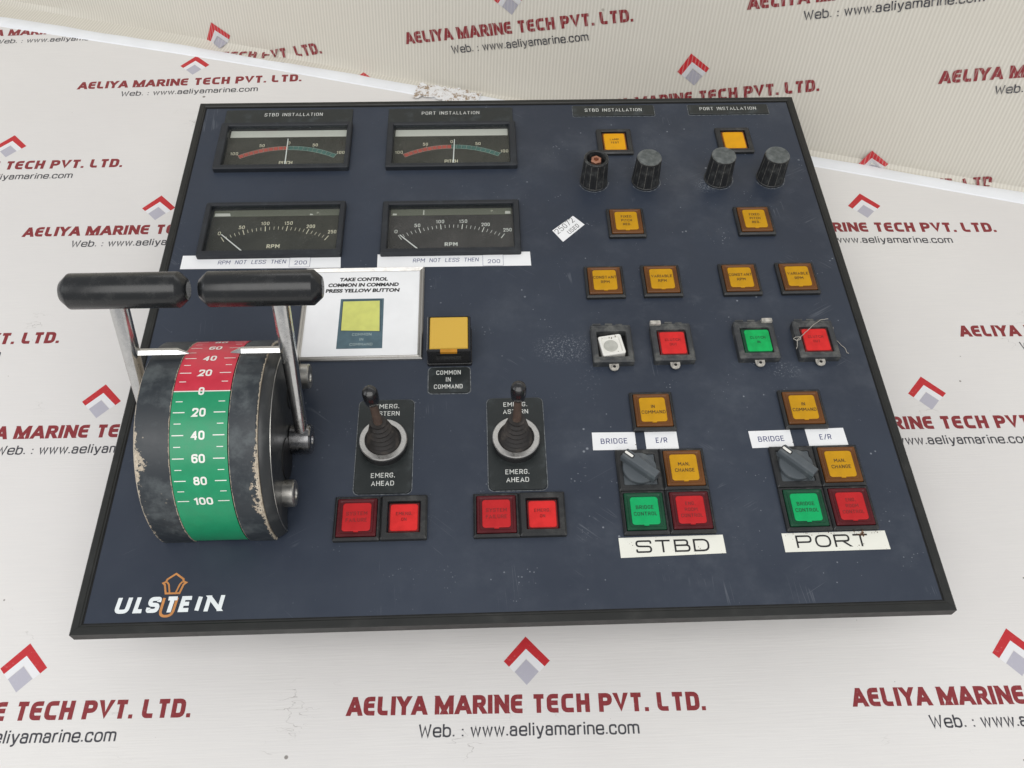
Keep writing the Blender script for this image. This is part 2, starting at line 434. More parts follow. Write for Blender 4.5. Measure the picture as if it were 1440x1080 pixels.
        if kind: o['kind'] = kind
        if bevel:
            bm = o.modifiers.new('bevel', 'BEVEL'); bm.width = bevel * MM; bm.segments = 2; bm.limit_method = 'ANGLE'; bm.angle_limit = R(35)
        return o

def rect(x0, x1, y0, y1, z): return [(x0, y0, z), (x1, y0, z), (x1, y1, z), (x0, y1, z)]
def rrect(cx, cy, w, h, r, z, n=4):
    out = []
    for qx, qy, a0 in ((1, -1, -90), (1, 1, 0), (-1, 1, 90), (-1, -1, 180)):
        ox, oy = cx + qx * (w / 2 - r), cy + qy * (h / 2 - r)
        for i in range(n + 1):
            a = R(a0 + 90 * i / n); out.append((ox + r * math.cos(a), oy + r * math.sin(a), z))
    return out
def ring_bezel(mb, w, h, wi, hi, z1, r=.8, ri=.5, depth=0.0, cx=0, cy=0, ch=.5, z0=-.3, ich=.3):
    return mb.loft([rrect(cx, cy, w, h, r, z0), rrect(cx, cy, w, h, r, z1 - ch), rrect(cx, cy, w - 2 * ch, h - 2 * ch, r, z1),
                    rrect(cx, cy, wi + 2 * ich, hi + 2 * ich, ri, z1), rrect(cx, cy, wi, hi, ri, z1 - ich), rrect(cx, cy, wi, hi, ri, depth)], False, False)

# ---------------------------------------------------------------- stroke lettering
def rnd(pts, r, closed=False, n=4):
    if r <= 0: return pts
    out = []; N = len(pts)
    for i, p in enumerate(pts):
        if (not closed and i in (0, N - 1)) or len(p) > 2: out.append(p[:2]); continue
        a = Vector(pts[i - 1][:2]); b = Vector(p); c = Vector(pts[(i + 1) % N][:2])
        la, lc = (a - b).length, (c - b).length
        k = min(r, la * .49, lc * .49)
        pa = b + (a - b).normalized() * k; pc = b + (c - b).normalized() * k
        for j in range(n + 1):
            t = j / n; q = pa * (1 - t) ** 2 + b * 2 * t * (1 - t) + pc * t ** 2; out.append((q.x, q.y))
    return out
W = .56
G = {
 'A': (.62, [(0, 0, [(0, 0), (.31, 1), (.62, 0)]), (0, 0, [(.11, .3), (.51, .3)])]),
 'B': (W, [(1, .24, [(0, 0, 0), (W, 0), (W, .53), (0, .53, 0)]), (0, .22, [(0, .53), (0, 1, 0), (.5, 1), (.5, .53), (.2, .53)])]),
 'C': (W, [(0, .3, [(W, .76), (W, 1), (0, 1), (0, 0), (W, 0), (W, .24)])]),
 'D': (W, [(1, .3, [(0, 0, 0), (W, 0), (W, 1), (0, 1, 0)])]),
 'E': (.5, [(0, 0, [(.5, 1), (0, 1), (0, 0), (.5, 0)]), (0, 0, [(0, .52), (.42, .52)])]),
 'F': (.5, [(0, 0, [(.5, 1), (0, 1), (0, 0)]), (0, 0, [(0, .52), (.42, .52)])]),
 'G': (W, [(0, .3, [(W, .76), (W, 1), (0, 1), (0, 0), (W, 0), (W, .48), (.32, .48)])]),
 'H': (W, [(0, 0, [(0, 0), (0, 1)]), (0, 0, [(W, 0), (W, 1)]), (0, 0, [(0, .52), (W, .52)])]),
 'I': (.06, [(0, 0, [(.03, 0), (.03, 1)])]),
 'L': (.46, [(0, 0, [(0, 1), (0, 0), (.46, 0)])]),
 'M': (.76, [(0, 0, [(0, 0), (0, 1)]), (0, 0, [(.02, 1), (.38, .36)]), (0, 0, [(.38, .36), (.74, 1)]), (0, 0, [(.76, 1), (.76, 0)])]),
 'N': (.6, [(0, 0, [(0, 0), (0, 1)]), (0, 0, [(.02, 1), (.58, 0)]), (0, 0, [(.6, 0), (.6, 1)])]),
 'O': (W, [(1, .3, [(0, 0), (W, 0), (W, 1), (0, 1)])]),
 'P': (W, [(0, 0, [(0, 0), (0, 1)]), (0, .27, [(0, 1), (W, 1), (W, .44), (0, .44)])]),
 'R': (W, [(0, 0, [(0, 0), (0, 1)]), (0, .27, [(0, 1), (W, 1), (W, .46), (0, .46)]), (0, 0, [(.3, .46), (W, 0)])]),
 'S': (W, [(0, .28, [(W, .78), (W, 1), (0, 1), (0, .53), (W, .49), (W, 0), (0, 0), (0, .22)])]),
 'T': (W, [(0, 0, [(0, 1), (W, 1)]), (0, 0, [(W / 2, 1), (W / 2, 0)])]),
 'U': (W, [(0, .3, [(0, 1), (0, 0), (W, 0), (W, 1)])]),
 'V': (.6, [(0, 0, [(0, 1), (.3, 0), (.6, 1)])]),
 'W': (.84, [(0, 0, [(0, 1), (.2, 0), (.42, .8), (.64, 0), (.84, 1)])]),
 'X': (.58, [(0, 0, [(0, 0), (.58, 1)]), (0, 0, [(0, 1), (.58, 0)])]),
 'Y': (.6, [(0, 0, [(0, 1), (.3, .45), (.6, 1)]), (0, 0, [(.3, .45), (.3, 0)])]),
 '.': (.05, [(0, 0, [(.025, .02), (.025, .1)])]),
 '/': (.42, [(0, 0, [(0, -.05), (.42, 1.05)])]),
 '0': (.5, [(1, .26, [(0, 0), (.5, 0), (.5, 1), (0, 1)])]),
 '1': (.26, [(0, 0, [(0, .76), (.24, 1), (.24, 0)])]),
 '2': (.5, [(0, .22, [(0, .74), (0, 1), (.5, 1), (.5, .6), (0, 0)]), (0, 0, [(0, 0), (.5, 0)])]),
 '4': (.54, [(0, 0, [(.4, 0), (.4, 1), (0, .27), (.54, .27)])]),
 '5': (.5, [(0, 0, [(.47, 1), (.06, 1), (.03, .56)]), (0, .24, [(.03, .56), (.12, .64, 0), (.5, .64), (.5, 0), (0, 0), (0, .2)])]),
 '6': (.5, [(1, .25, [(0, 0), (.5, 0), (.5, .6), (0, .6)]), (0, .25, [(0, .35), (0, 1), (.5, 1), (.5, .82)])]),
 '7': (.5, [(0, 0, [(0, 1), (.5, 1), (.17, 0)])]),
 '8': (.5, [(1, .24, [(0, 0), (.5, 0), (.5, .55), (0, .55)]), (1, .22, [(.03, .55), (.47, .55), (.47, 1), (.03, 1)])]),
}
XH = .72   # lower case, drawn for the web address
LC = {
 'w': (.70, [(0, 0, [(0, XH), (.17, 0), (.35, XH), (.53, 0), (.70, XH)])]),
 'a': (.50, [(0, .22, [(.04, .52), (.04, XH), (.46, XH), (.46, 0)]), (0, .2, [(.46, .42), (0, .40), (0, 0), (.46, 0), (.46, .2)])]),
 'e': (.52, [(0, .28, [(0, .36, 0), (.52, .36, 0), (.52, XH), (0, XH), (0, 0), (.50, 0), (.52, .16)])]),
 'l': (.06, [(0, 0, [(.03, 0), (.03, 1)])]),
 'i': (.06, [(0, 0, [(.03, 0), (.03, XH)]), (0, 0, [(.03, .9), (.03, 1.0)])]),
 'y': (.50, [(0, 0, [(0, XH), (.25, .02)]), (0, .1, [(.50, XH), (.22, -.22), (.04, -.24)])]),
 'm': (.80, [(0, 0, [(0, 0), (0, XH)]), (0, .2, [(0, .5), (.02, XH), (.40, XH), (.40, 0)]), (0, .2, [(.40, .5), (.42, XH), (.80, XH), (.80, 0)])]),
 'n': (.46, [(0, 0, [(0, 0), (0, XH)]), (0, .22, [(0, .48), (.02, XH), (.46, XH), (.46, 0)])]),
 'r': (.26, [(0, 0, [(0, 0), (0, XH)]), (0, .2, [(0, .42), (.04, XH - .02), (.28, XH)])]),
 'c': (.48, [(0, .28, [(.48, .52), (.46, XH), (0, XH), (0, 0), (.46, 0), (.48, .2)])]),
 'o': (.52, [(1, .28, [(0, 0), (.52, 0), (.52, XH), (0, XH)])]),
 'b': (.50, [(0, 0, [(0, 0), (0, 1)]), (1, .27, [(0, 0), (.50, 0), (.50, XH), (0, XH)])]),
 ':': (.08, [(0, 0, [(.04, .02), (.04, .10)]), (0, 0, [(.04, .52), (.04, .60)])]),
}
LC['W'] = G['W']; LC['.'] = G['.']
GX = dict(G)   # the rounded E, C and L of the company lettering
GX['E'] = (.56, [(0, .36, [(.56, 1), (0, 1), (0, 0), (.56, 0)]), (0, 0, [(.03, .53), (.52, .53)])])
GX['L'] = (.5, [(0, .26, [(0, 1), (0, 0), (.5, 0)])])
GX['C'] = (.6, [(0, .3, [(.6, 1), (0, 1), (0, 0), (.6, 0)])])
GX['A'] = (.74, [(0, 0, [(0, 0), (.33, 1)]), (0, 0, [(.41, 1), (.74, 0)]), (0, 0, [(.14, .26), (.56, .26)])])
GX['M'] = (.92, [(0, 0, [(0, 0), (0, 1)]), (0, 0, [(.05, 1), (.46, .12)]), (0, 0, [(.46, .12), (.87, 1)]), (0, 0, [(.92, 1), (.92, 0)])])
GX['N'] = (.66, [(0, 0, [(0, 0), (0, 1)]), (0, 0, [(.05, 1), (.61, 0)]), (0, 0, [(.66, 0), (.66, 1)])])

def text_width(t, gap, font=G, space=.45):
    w = 0
    for c in t: w += space if c == ' ' else font[c][0] + gap
    return w - gap
def stroke_text(mb, t, x0, x1, y, cap, th, z, gap=.34, shear=0.0, font=G, step=None, fade=0.0, space=.45, jit=0, rs=1.0):
    """letters of cap height 'cap' filling x0..x1 on baseline y"""
    tw = text_width(t, gap, font, space); sx = (x1 - x0 - th) / tw; x = x0 + th / 2; k = 0
    hh = cap - th; mb.yr = None if font is LC or '/' in t else (y, y + cap)
    for c in t:
        if c == ' ': x += space * sx; continue
        w, st = font[c]
        for closed, r, pts in st:
            if jit: pts = [(p[0] + random.uniform(-jit, jit), p[1] + random.uniform(-jit, jit)) + tuple(p[2:]) for p in pts]
            P = [(p[0] * sx / hh, p[1]) + tuple(p[2:]) for p in pts]
            P = [p[:2] for p in rnd(P, r * rs, closed)]
            P = [(x + p[0] * hh + shear * p[1] * hh, y + th / 2 + p[1] * hh) for p in P]
            if fade and random.random() < fade: continue
            mb.ribbon(P, th, z + .012 * (k % 7), closed, step=step); k += 1
        x += (w + gap) * sx
    mb.yr = None
def center_text(mb, t, cx, cy, width, cap, th, z, **kw):
    stroke_text(mb, t, cx - width / 2, cx + width / 2, cy - cap / 2, cap, th, z, **kw)

_fc = {}
def font_mesh(body, off=0.0, spacing=1.0):
    key = (body, off, spacing)
    if key not in _fc:
        c = bpy.data.curves.new('tmp_text', 'FONT'); c.body = body; c.offset = off; c.space_character = spacing; c.resolution_u = 4
        o = bpy.data.objects.new('tmp_text', c); COL.objects.link(o)
        dg = bpy.context.evaluated_depsgraph_get(); dg.update()
        me = o.evaluated_get(dg).to_mesh()
        _fc[key] = ([tuple(v.co) for v in me.vertices], [tuple(p.vertices) for p in me.polygons])
        o.evaluated_get(dg).to_mesh_clear()
        bpy.data.objects.remove(o); bpy.data.curves.remove(c)
    return _fc[key]
def font_text(mb, body, x0, x1, y, cap, z, off=0.0, shear=0.0):
    V, F = font_mesh(body, off); HV, _ = font_mesh('H', off)
    hh = max(v[1] for v in HV) - min(v[1] for v in HV); b = min(v[1] for v in HV)
    a0, a1 = min(v[0] for v in V), max(v[0] for v in V)
    sy = cap / hh; sx = (x1 - x0) / (a1 - a0)
    ids = [mb.pt((x0 + (v[0] - a0) * sx + shear * (v[1] - b) * sy, y + (v[1] - b) * sy, z)) for v in V]
    for f in F: mb.face([ids[i] for i in f])

# ---------------------------------------------------------------- the two printed sheets
E0 = Vector((-248., 645.)); _e = Vector((898., -274.)).normalized(); _n = Vector((-_e.y, _e.x))
ELEN = 936.7
def smooth01(f): f = max(0., min(1., f)); return f * f * (3 - 2 * f)
def back_surface(s, t):
    """point of the backdrop sheet: s along the front sheet's far edge, t the unrolled distance beyond it"""
    S = max(-.12, min(1.2, s / 936.)); th = 1.422 - .035 * S; t0 = 3 + math.exp(2.568 - 2.7 * S); r = max(2.5, math.exp(.915 - 1.949 * S))
    if t <= 0: return (E0.x + _e.x * s + _n.x * t, E0.y + _e.y * s + _n.y * t, -.6)
    x = z = 0; N = 60
    for k in range(N):
        tt = t * (k + .5) / N; f = smooth01((tt - t0) / r)
        x += math.cos(th * f); z += math.sin(th * f)
    x *= t / N; z *= t / N
    return (E0.x + _e.x * s + _n.x * x, E0.y + _e.y * s + _n.y * x, z - .6)

def hem_off(s): return -11.0 * (1 - smooth01((s + 120) / 430))
mb = MB(); edge = []
for i in range(61):
    q = -880 + 2480 * i / 60; c = E0 + _e * q + _n * (hem_off(q) - 5); edge.append((c.x, c.y))
lo = [(-1100, -900, -.45), (1300, -900, -.45)] + [p + (-.45,) for p in edge[::-1]]
mb.loft([lo, [(p[0], p[1], 0) for p in lo]])
ground = mb.build('ground', 'ground', kind='structure', label='pale printed vinyl sheet lying flat under the control panel')

# white hem of the front sheet, a slightly raised strip with an uneven upper edge
mb = MB(); rows = []
for i in range(121):
    s = -880 + 2480 * i / 120
    wob = .9 * math.sin(s * .013 + 1) + .7 * math.sin(s * .041) + .4 * math.sin(s * .11)
    c = E0 + _e * s + _n * hem_off(s)
    prof = [(-12.5, .02), (-11.5, .9), (-7, 1.6 + .2 * wob), (-1.5 + wob, 1.5), (0 + wob, .7), (0.2 + wob, -.4)]
    rows.append([mb.pt((c.x + _n.x * a, c.y + _n.y * a, b)) for a, b in prof])
for a, b in zip(rows, rows[1:]):
    for i in range(5): mb.face((a[i], a[i + 1], b[i + 1], b[i]))
mb.build('sheet_hem', 'hem', ground, smooth=True)
# torn patch of the hem behind the panel
mb = MB(); N = 22; top = []; bot = []
for i in range(N + 1):
    s = 422 + 58 * i / N; c = E0 + _e * s + _n * hem_off(s)
    a = 2.5 + random.uniform(-1.5, 3.2); b = -15 + random.uniform(-4.5, 2.5)
    row = [(c.x + _n.x * q, c.y + _n.y * q, 1.9 + random.uniform(0, 1.6) * (1 - abs(q + 6) / 12)) for q in (b, b * .7, b * .35, a * .3, a)]
    top.append([mb.pt(p) for p in row])
for a, b in zip(top, top[1:]):
    for i in range(4): mb.face((a[i], a[i + 1], b[i + 1], b[i]))
mb.build('torn_patch', 'torn', ground, label='torn brown patch on the white hem')

def build_print(fn, prefix, name, parent, step=None, loc=None, rz=0, uvfn=None):
    mb = MB(); mb.fn = fn
    def P(l, m, z=.05): mb.m = m; mb.poly(l, z)
    P([(0, 0), (-12.8, -14.2), (-9.8, -17.4), (0, -7.2)], 0); P([(0, 0), (0, -7.2), (10.4, -17.4), (13.5, -14.2)], 0)
    P([(0, -7.2), (-9.8, -17.4), (-7, -20.4), (0, -12.6)], 1); P([(0, -7.2), (0, -12.6), (7.4, -20.4), (10.4, -17.4)], 1)
    P([(0, -13.2), (-6.7, -20.3), (0, -27.7), (6.9, -20.3)], 2)
    mb.m = 3
    q = lambda x: -99.7 + (x - 20) * .1418
    for wrd, a, b in (('AELIYA', 20, 332), ('MARINE', 362, 710), ('TECH', 742, 967), ('PVT', 1003, 1176), ('LTD', 1232, 1398)):
        stroke_text(mb, wrd, q(a), q(b), -43, 10.2, 2.55, .05, gap=.40, font=GX, step=None)
    for a in (1182, 1405): P([(q(a), -43), (q(a) + 2.2, -43), (q(a) + 2.2, -40.8), (q(a), -40.8)], 3)
    mb.m = 4
    stroke_text(mb, 'Web.', -59.6, -39.9, -55.1, 7.3, .98, .05, gap=.24, font=LC); stroke_text(mb, ':', -36.3, -35.0, -55.1, 7.1, .95, .05, font=LC)
    stroke_text(mb, 'www.aeliyamarine.com', -31.4, 60.9, -55.1, 7.3, .98, .05, gap=.24, font=LC)
    uv = None
    if uvfn: uv = [uvfn(v) for v in mb.v]
    mats = [prefix + k for k in ('red', 'white', 'grey', 'maroon', 'black')]
    return mb, mats

PL = [(230, 16, -.0164), (-54.5, 21, -.013), (510.8, 12, -.016), (-51.8, 202, -.008), (513.9, 192, -.016), (-192.4, 282, .0), (654, 267, -.02),
      (-48.5, 387.5, .003), (-187, 464.5, .008), (-50.9, 571.5, .034), (517.9, 374.5, -.03),
      (90, 107, -.01), (372, 104, -.016), (231, 198, -.01), (90, 285, -.005), (372, 280, -.01), (233, 383, -.01), (92, 468, 0), (374, 462, -.02),
      (-197, 112, -.01), (655, 96, -.016)]
pm = None
for x, y, a in PL:
    if pm is None:
        mb, mats = build_print(None, 'g_', 'company_print', ground)
        o = mb.build('company_print', mats, ground, label='red and grey roof mark over maroon company name and web address')
        pm = o
    else:
        o = pm.copy(); COL.objects.link(o); o.parent = ground
    o.location = (x * MM, y * MM, 0); o.rotation_euler = (0, 0, a)

# the print at the far left corner of the sheet runs under the hem: only what lies on the sheet is kept
X0, Y0, A0 = -184, 652, .04
mb, mats = build_print(None, 'g_', 'company_print', ground)
keep = []
for f, m in zip(mb.f, mb.mi):
    cx = sum(mb.v[i][0] for i in f) / len(f) / MM; cy = sum(mb.v[i][1] for i in f) / len(f) / MM
    wx = X0 + cx * math.cos(A0) - cy * math.sin(A0); wy = Y0 + cx * math.sin(A0) + cy * math.cos(A0)
    q = Vector((wx, wy)) - E0; s_ = q.dot(_e)
    if q.dot(_n) < hem_off(s_) - 6: keep.append((f, m))
mb.f = [k[0] for k in keep]; mb.mi = [k[1] for k in keep]
o = mb.build('company_print', mats, ground, (X0, Y0, 0)); o.rotation_euler = (0, 0, A0)

# backdrop sheet behind, curling up from the floor
mb = MB(); NS, NTT = 90, 46; ids = []; uv = []
for i in range(NS + 1):
    s = -620 + 1860 * i / NS; row = []
    for j in range(NTT + 1):
        t = -60 + 60 * j / 4 if j < 5 else 520 * ((j - 4) / (NTT - 4)) ** 1.4
        row.append(mb.pt(back_surface(s, t))); uv.append((s * MM, t * MM))
    ids.append(row)
for a, b in zip(ids, ids[1:]):
    for j in range(NTT): mb.face((a[j], b[j], b[j + 1], a[j + 1]))
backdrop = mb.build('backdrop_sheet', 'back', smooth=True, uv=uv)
backdrop['label'] = 'cream ribbed vinyl banner sheet rising steeply behind the flat sheet'; backdrop['category'] = 'banner'

def wall_fn(s0, t0, rot, sc):
    c, sn = math.cos(rot), math.sin(rot)
    def f(x, y, z):
        s = s0 + (c * x - sn * y) * sc; t = t0 + (sn * x + c * y) * sc
        p = Vector(back_surface(s, t)); q = Vector(back_surface(s, t + 1.5)); d = (q - p).normalized()
        nn = Vector((_e.x, _e.y, 0)).cross(d)
        f.uv.append((s * MM, t * MM))
        return tuple(p + nn * (.35 + z))
    f.uv = []
    return f
for s0, t0, rot, sc in ((217.0, 30.6, .301, 1.02), (495.6, 108.5, .255, 1.016), (777.7, 183.7, .263, 1.03), (654.2, 73.1, .284, .994), (930.3, 148.1, .265, 1.0), (816.2, 16.6, .29, .967),
                        (367, 6, .27, 1.0), (354, 203, .27, 1.0), (630, 282, .27, 1.0), (910, 360, .27, 1.0), (215, 325, .27, 1.0)):
    fn = wall_fn(s0, t0, rot, sc)
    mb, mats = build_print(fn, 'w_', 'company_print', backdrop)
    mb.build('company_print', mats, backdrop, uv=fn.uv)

# ---------------------------------------------------------------- the control panel (local mm: u right, v away, h up)
PW, PH = 450.0, 406.5
panel = bpy.data.objects.new('control_panel', None); COL.objects.link(panel)
panel.empty_display_size = .05
ex = Vector((.99997975, 0, -.00636378)); ey = Vector((.0000719, .99993616, .01129955)); ez = ex.cross(ey)
mw = Matrix((ex, ey, ez)).transposed().to_4x4(); panel.matrix_world = Matrix.Translation((0, 0, .06913)) @ mw
panel['label'] = 'navy marine propulsion control panel with twin throttle levers, gauges and coloured push buttons'
panel['category'] = 'control panel'
C_SK, C_SP = 'starboard', 'port'

# face plate with square openings for the gauges
mb = MB()
holes = [(26.4, 113, 335.6, 377), (147, 231.2, 334.6, 376), (26.4, 113.4, 254, 295.6), (147, 231.4, 253.6, 294)]
xs = sorted({5.5, PW - 5.5} | {h[0] for h in holes} | {h[1] for h in holes}); ys = sorted({5.5, PH - 5.5} | {h[2] for h in holes} | {h[3] for h in holes})
vid = {}
def gv(x, y):
    if (x, y) not in vid: vid[(x, y)] = mb.pt((x, y, 0))
    return vid[(x, y)]
for a, b in zip(xs, xs[1:]):
    for c, d in zip(ys, ys[1:]):
        mx, my = (a + b) / 2, (c + d) / 2
        if any(h[0] < mx < h[1] and h[2] < my < h[3] for h in holes): continue
        mb.face((gv(a, c), gv(b, c), gv(b, d), gv(a, d)))
fp = mb.build('face_plate', 'face', panel)
sm = fp.modifiers.new('thickness', 'SOLIDIFY'); sm.thickness = .002; sm.offset = -1
# frame rails, mitred at the corners
def rail(a, b, inner, length_axis):
    mb = MB()
    prof = [(0, -6.5), (0, .2), (.7, .9), (3.7, .9), (4.2, .5), (5.0, .5), (5.0, -6.5)]
    L = []
    for end in (0, 1):
        loop = []
        for d, h in prof:
            if length_axis == 'x':
                y = d if not inner else PH - d; x = d + .12 if end == 0 else PW - d - .12
            else:
                x = d if not inner else PW - d; y = d if end == 0 else PH - d
            loop.append((x, y, h))
        L.append(loop)
    mb.loft(L)
    return mb.build('frame_rail', 'frame', panel)
rail(0, 0, False, 'x'); rail(0, 0, True, 'x'); rail(0, 0, False, 'y'); rail(0, 0, True, 'y')
mb = MB(); mb.loft([rect(5.0, PW - 5.0, 5.0, PH - 5.0, -1), rect(5.0, PW - 5.0, 5.0, PH - 5.0, .15), rect(5.8, PW - 5.8, 5.8, PH - 5.8, .15), rect(5.8, PW - 5.8, 5.8, PH - 5.8, -1)], False, False)
mb.build('groove_strip', 'groove_strip', panel)  # thin strip whose black colour stands in for the dark gap inside the rails
mb = MB(); mb.box(50, 400, 50, 360, -67, -2.5, 2); mb.build('enclosure', 'body', panel)

# ---- nameplates
def nameplate(cx, cy, w, h, lines, r=.6, z=.9, residue=True, label=None, cap=3.5, th=.40, inkm='engrave', mat='plate'):
    mb = MB(); mb.loft([rrect(0, 0, w, h, r, -.1), rrect(0, 0, w, h, r, z - .15), rrect(0, 0, w - .3, h - .3, r, z)])
    o = mb.build('nameplate', mat, panel, (cx, cy, 0), smooth=False, label=label)
    mb = MB()
    for t, dx, dy, tw in lines: center_text(mb, t, dx, dy, tw, cap, th, z + .05, gap=.40, space=.7)
    mb.build('lettering', inkm, o)
    if residue:
        mb = MB(); P = [(p[0] + random.uniform(-.12, .12), p[1] + random.uniform(-.12, .12)) for p in rrect(0, 0, w + .9, h + .9, r + .4, 0, 5)]
        mb.ribbon(P, .55, .05, True, step=2.0); mb.build('glue_residue', 'residue', o)
    return o
nameplate(68.3, 389.4, 94, 16.4, [('STBD INSTALLATION', 3.2, 2.6, 43)], residue=False, label='long nameplate reading STBD INSTALLATION above the left gauge')
nameplate(188.3, 389.2, 92.6, 16.4, [('PORT INSTALLATION', 0, 2.6, 43)], residue=False, label='long nameplate reading PORT INSTALLATION above the second gauge')
nameplate(311.0, 392.8, 61, 11.4, [('STBD INSTALLATION', -.2, .3, 43)], label='short nameplate reading STBD INSTALLATION')
nameplate(398.2, 392.7, 60.4, 10.6, [('PORT INSTALLATION', -.3, .6, 43)], label='short nameplate reading PORT INSTALLATION')
nameplate(188.7, 149.5, 24.4, 18.2, [('COMMON', -.5, 5.2, 14.6), ('IN', -.6, .2, 3.0), ('COMMAND', -.6, -4.9, 17)], r=2, cap=3.1, th=.42, label='nameplate reading COMMON IN COMMAND')

# ---- gauges
def arc_pts(cx, cy, rad, a0, a1, n):
    return [(cx + rad * math.sin(a0 + (a1 - a0) * i / n), cy + rad * math.cos(a0 + (a1 - a0) * i / n)) for i in range(n + 1)]
def gauge(kind, cx, cy, w, h, wi, hi, wox, woy, dcx, needle, label, strips, dial):
    """bezel centre (cx, cy); window centre offset (wox, woy); dcx = x of the dial centre relative to cx"""
    mb = MB()
    mb.loft([rrect(0, 0, w, h, 1.2, -.2), rrect(0, 0, w, h, 1.2, 3.4), rrect(0, 0, w - 1.2, h - 1.2, 1.2, 4.2),
             rrect(wox, woy, wi + 1.2, hi + 1.2, .8, 4.2), rrect(wox, woy, wi, hi, .5, 3.4), rrect(wox, woy, wi - .4, hi - .4, .5, -3.2)], False, False)
    g = mb.build('gauge', 'gaugebez', panel, (cx, cy, 0), label=label)
    mb = MB(); mb.box(wox - wi / 2 - .5, wox + wi / 2 + .5, woy - hi / 2 - .5, woy + hi / 2 + .5, -3.4, -1.4); mb.build('dial_face', dial, g)
    z = -1.3; mb = MB()
    if kind == 'pitch':
        rr = 71.2; ca = R(29.6); ty = 359.7 - 355.9; cyy = ty - rr
        for i in range(20):
            a0 = -ca + 2 * ca * i / 20; a1 = a0 + 2 * ca / 20; ga = .12 * (a1 - a0)
            mb.m = 0 if i < 10 else 1
            o_ = arc_pts(dcx, cyy, rr - .35, a0 + ga, a1 - ga, 2); i_ = arc_pts(dcx, cyy, rr - 3.2, a0 + ga, a1 - ga, 2)
            mb.face([mb.pt((p[0], p[1], z)) for p in o_ + i_[::-1]])
        for sgn, m in ((-1, 2), (1, 3)):
            mb.m = m
            mb.ribbon(arc_pts(dcx, cyy, rr, 0, sgn * ca, 16), .28, z + .01); mb.ribbon(arc_pts(dcx, cyy, rr - 3.55, 0, sgn * ca, 16), .28, z + .01)
            for i in range(11):
                a = sgn * ca * i / 10; e = 1.3 if i in (5, 10) else 0
                mb.ribbon([(dcx + (rr + e) * math.sin(a), cyy + (rr + e) * math.cos(a)), (dcx + (rr - 3.5) * math.sin(a), cyy + (rr - 3.5) * math.cos(a))], .28, z + .02, caps=False)
        mb.m = 4
        for t, a, tw in (('100', -ca, 5.6), ('50', -ca * .5, 3.7), ('0', 0, 1.8), ('50', ca * .5, 3.7), ('100', ca, 5.6)):
            center_text(mb, t, dcx + (rr + 4.0) * math.sin(a) * (1.0 if abs(a) < ca * .9 else 1.03), cyy + (rr + 3.6) * math.cos(a) - (1.0 if abs(a) > ca * .9 else 0), tw, 3.0, .38, z, gap=.42)
        center_text(mb, 'PITCH', dcx - .3, -13.6, 9.5, 3.6, .5, z, gap=.25)
        mats = ['dial_red', 'dial_green', 'dial_redline', 'dial_greenline', 'ivory']
        n0, n1 = needle
    else:
        rr = 70.0; ca = R(30.8); ty = 280.2 - 273.7; cyy = ty - rr
        for i in range(26):
            a = -ca + 2 * ca * i / 25; L = 4.6 if i % 5 == 0 else 3.6; r0 = rr if i % 5 == 0 else rr - .7
            mb.ribbon([(dcx + r0 * math.sin(a), cyy + r0 * math.cos(a)), (dcx + (rr - L) * math.sin(a), cyy + (rr - L) * math.cos(a))], .5 if i % 5 == 0 else .3, z, caps=False)
        for i, t in enumerate(('0', '50', '100', '150', '200', '250')):
            a = -ca + 2 * ca * i / 5; center_text(mb, t, dcx + (rr + 3.2) * math.sin(a) + (.5 if i == 5 else 0), cyy + (rr + 2.7) * math.cos(a) + (1.2 if i in (0, 5) else 0), 1.9 if i == 0 else (3.9 if i == 1 else 5.6), 3.1, .4, z, gap=.42)
        center_text(mb, 'RPM', dcx - .2, -12.2, 8.6, 3.4, .65, z, gap=.42)
        mats = ['ivory' if dial == 'dial_a' else 'dialwhite']
    mb.build('scale_print', mats, g)
    mb = MB(); a, b = Vector(needle[0]), Vector(needle[1]); d = (b - a).normalized(); nrm = Vector((-d.y, d.x))
    loop = lambda zz: [tuple(a + nrm * .28) + (zz,), tuple(a - nrm * .28) + (zz,), tuple(b - nrm * .42) + (zz,), tuple(b + nrm * .42) + (zz,)]
    mb.loft([loop(-.7), loop(-.35)]); mb.build('needle', 'needle', g)
    x0, x1 = wox - wi / 2 + .9, wox + wi / 2 - .9; y1 = woy + hi / 2 - .2; y0 = y1 - (6.8 if kind == 'pitch' else 5.8)
    mb = MB(); mb.box(x0, x1, y0, y1, -1.38, -1.05); mb.build('dial_cover', strips, g)
    if kind == 'rpm':
        q = 1 if dial == 'dial_a' else 0
        for a, b, c in (((x0 + .6, x0 + 10 * q + 1.6, 2.6), (x1 - 20, x1 - 17.5, 1.2)) if q else ((x0 + 1.2, x0 + 4, 1.5), (x0 + 22, x0 + 22.9, 4.4), (x1 - 4.5, x1 - .8, 2.4))):
            mb = MB(); mb.poly([(a, y0 + .4), (b, y0 + .4), (b - .9 * q, y0 + .4 + c), (a + .2, y0 + .6 + c)], -1.02)
            mb.build('cover_residue', 'strip_w', g)
    mb = MB(); mb.box(wox - wi / 2 + .15, wox + wi / 2 - .15, woy - hi / 2 + .15, woy + hi / 2 - .15, 1.6, 2.2); mb.build('glass_pane', 'glass', g)
    return g
gauge('pitch', 68.6, 355.9, 95.6, 48.6, 86.4, 41, 1.0, .2, 2.0, ((1.1, 11.0), (1.7, -20)), 'pitch gauge on the starboard side, needle at zero', 'strip_w', 'dial_a')
gauge('pitch', 189.3, 355.2, 93.8, 47.6, 84.4, 41, -.2, .1, -.1, ((1.9, 8.8), (1.0, -20)), 'pitch gauge on the port side, needle just right of zero', 'strip_w', 'dial_a')
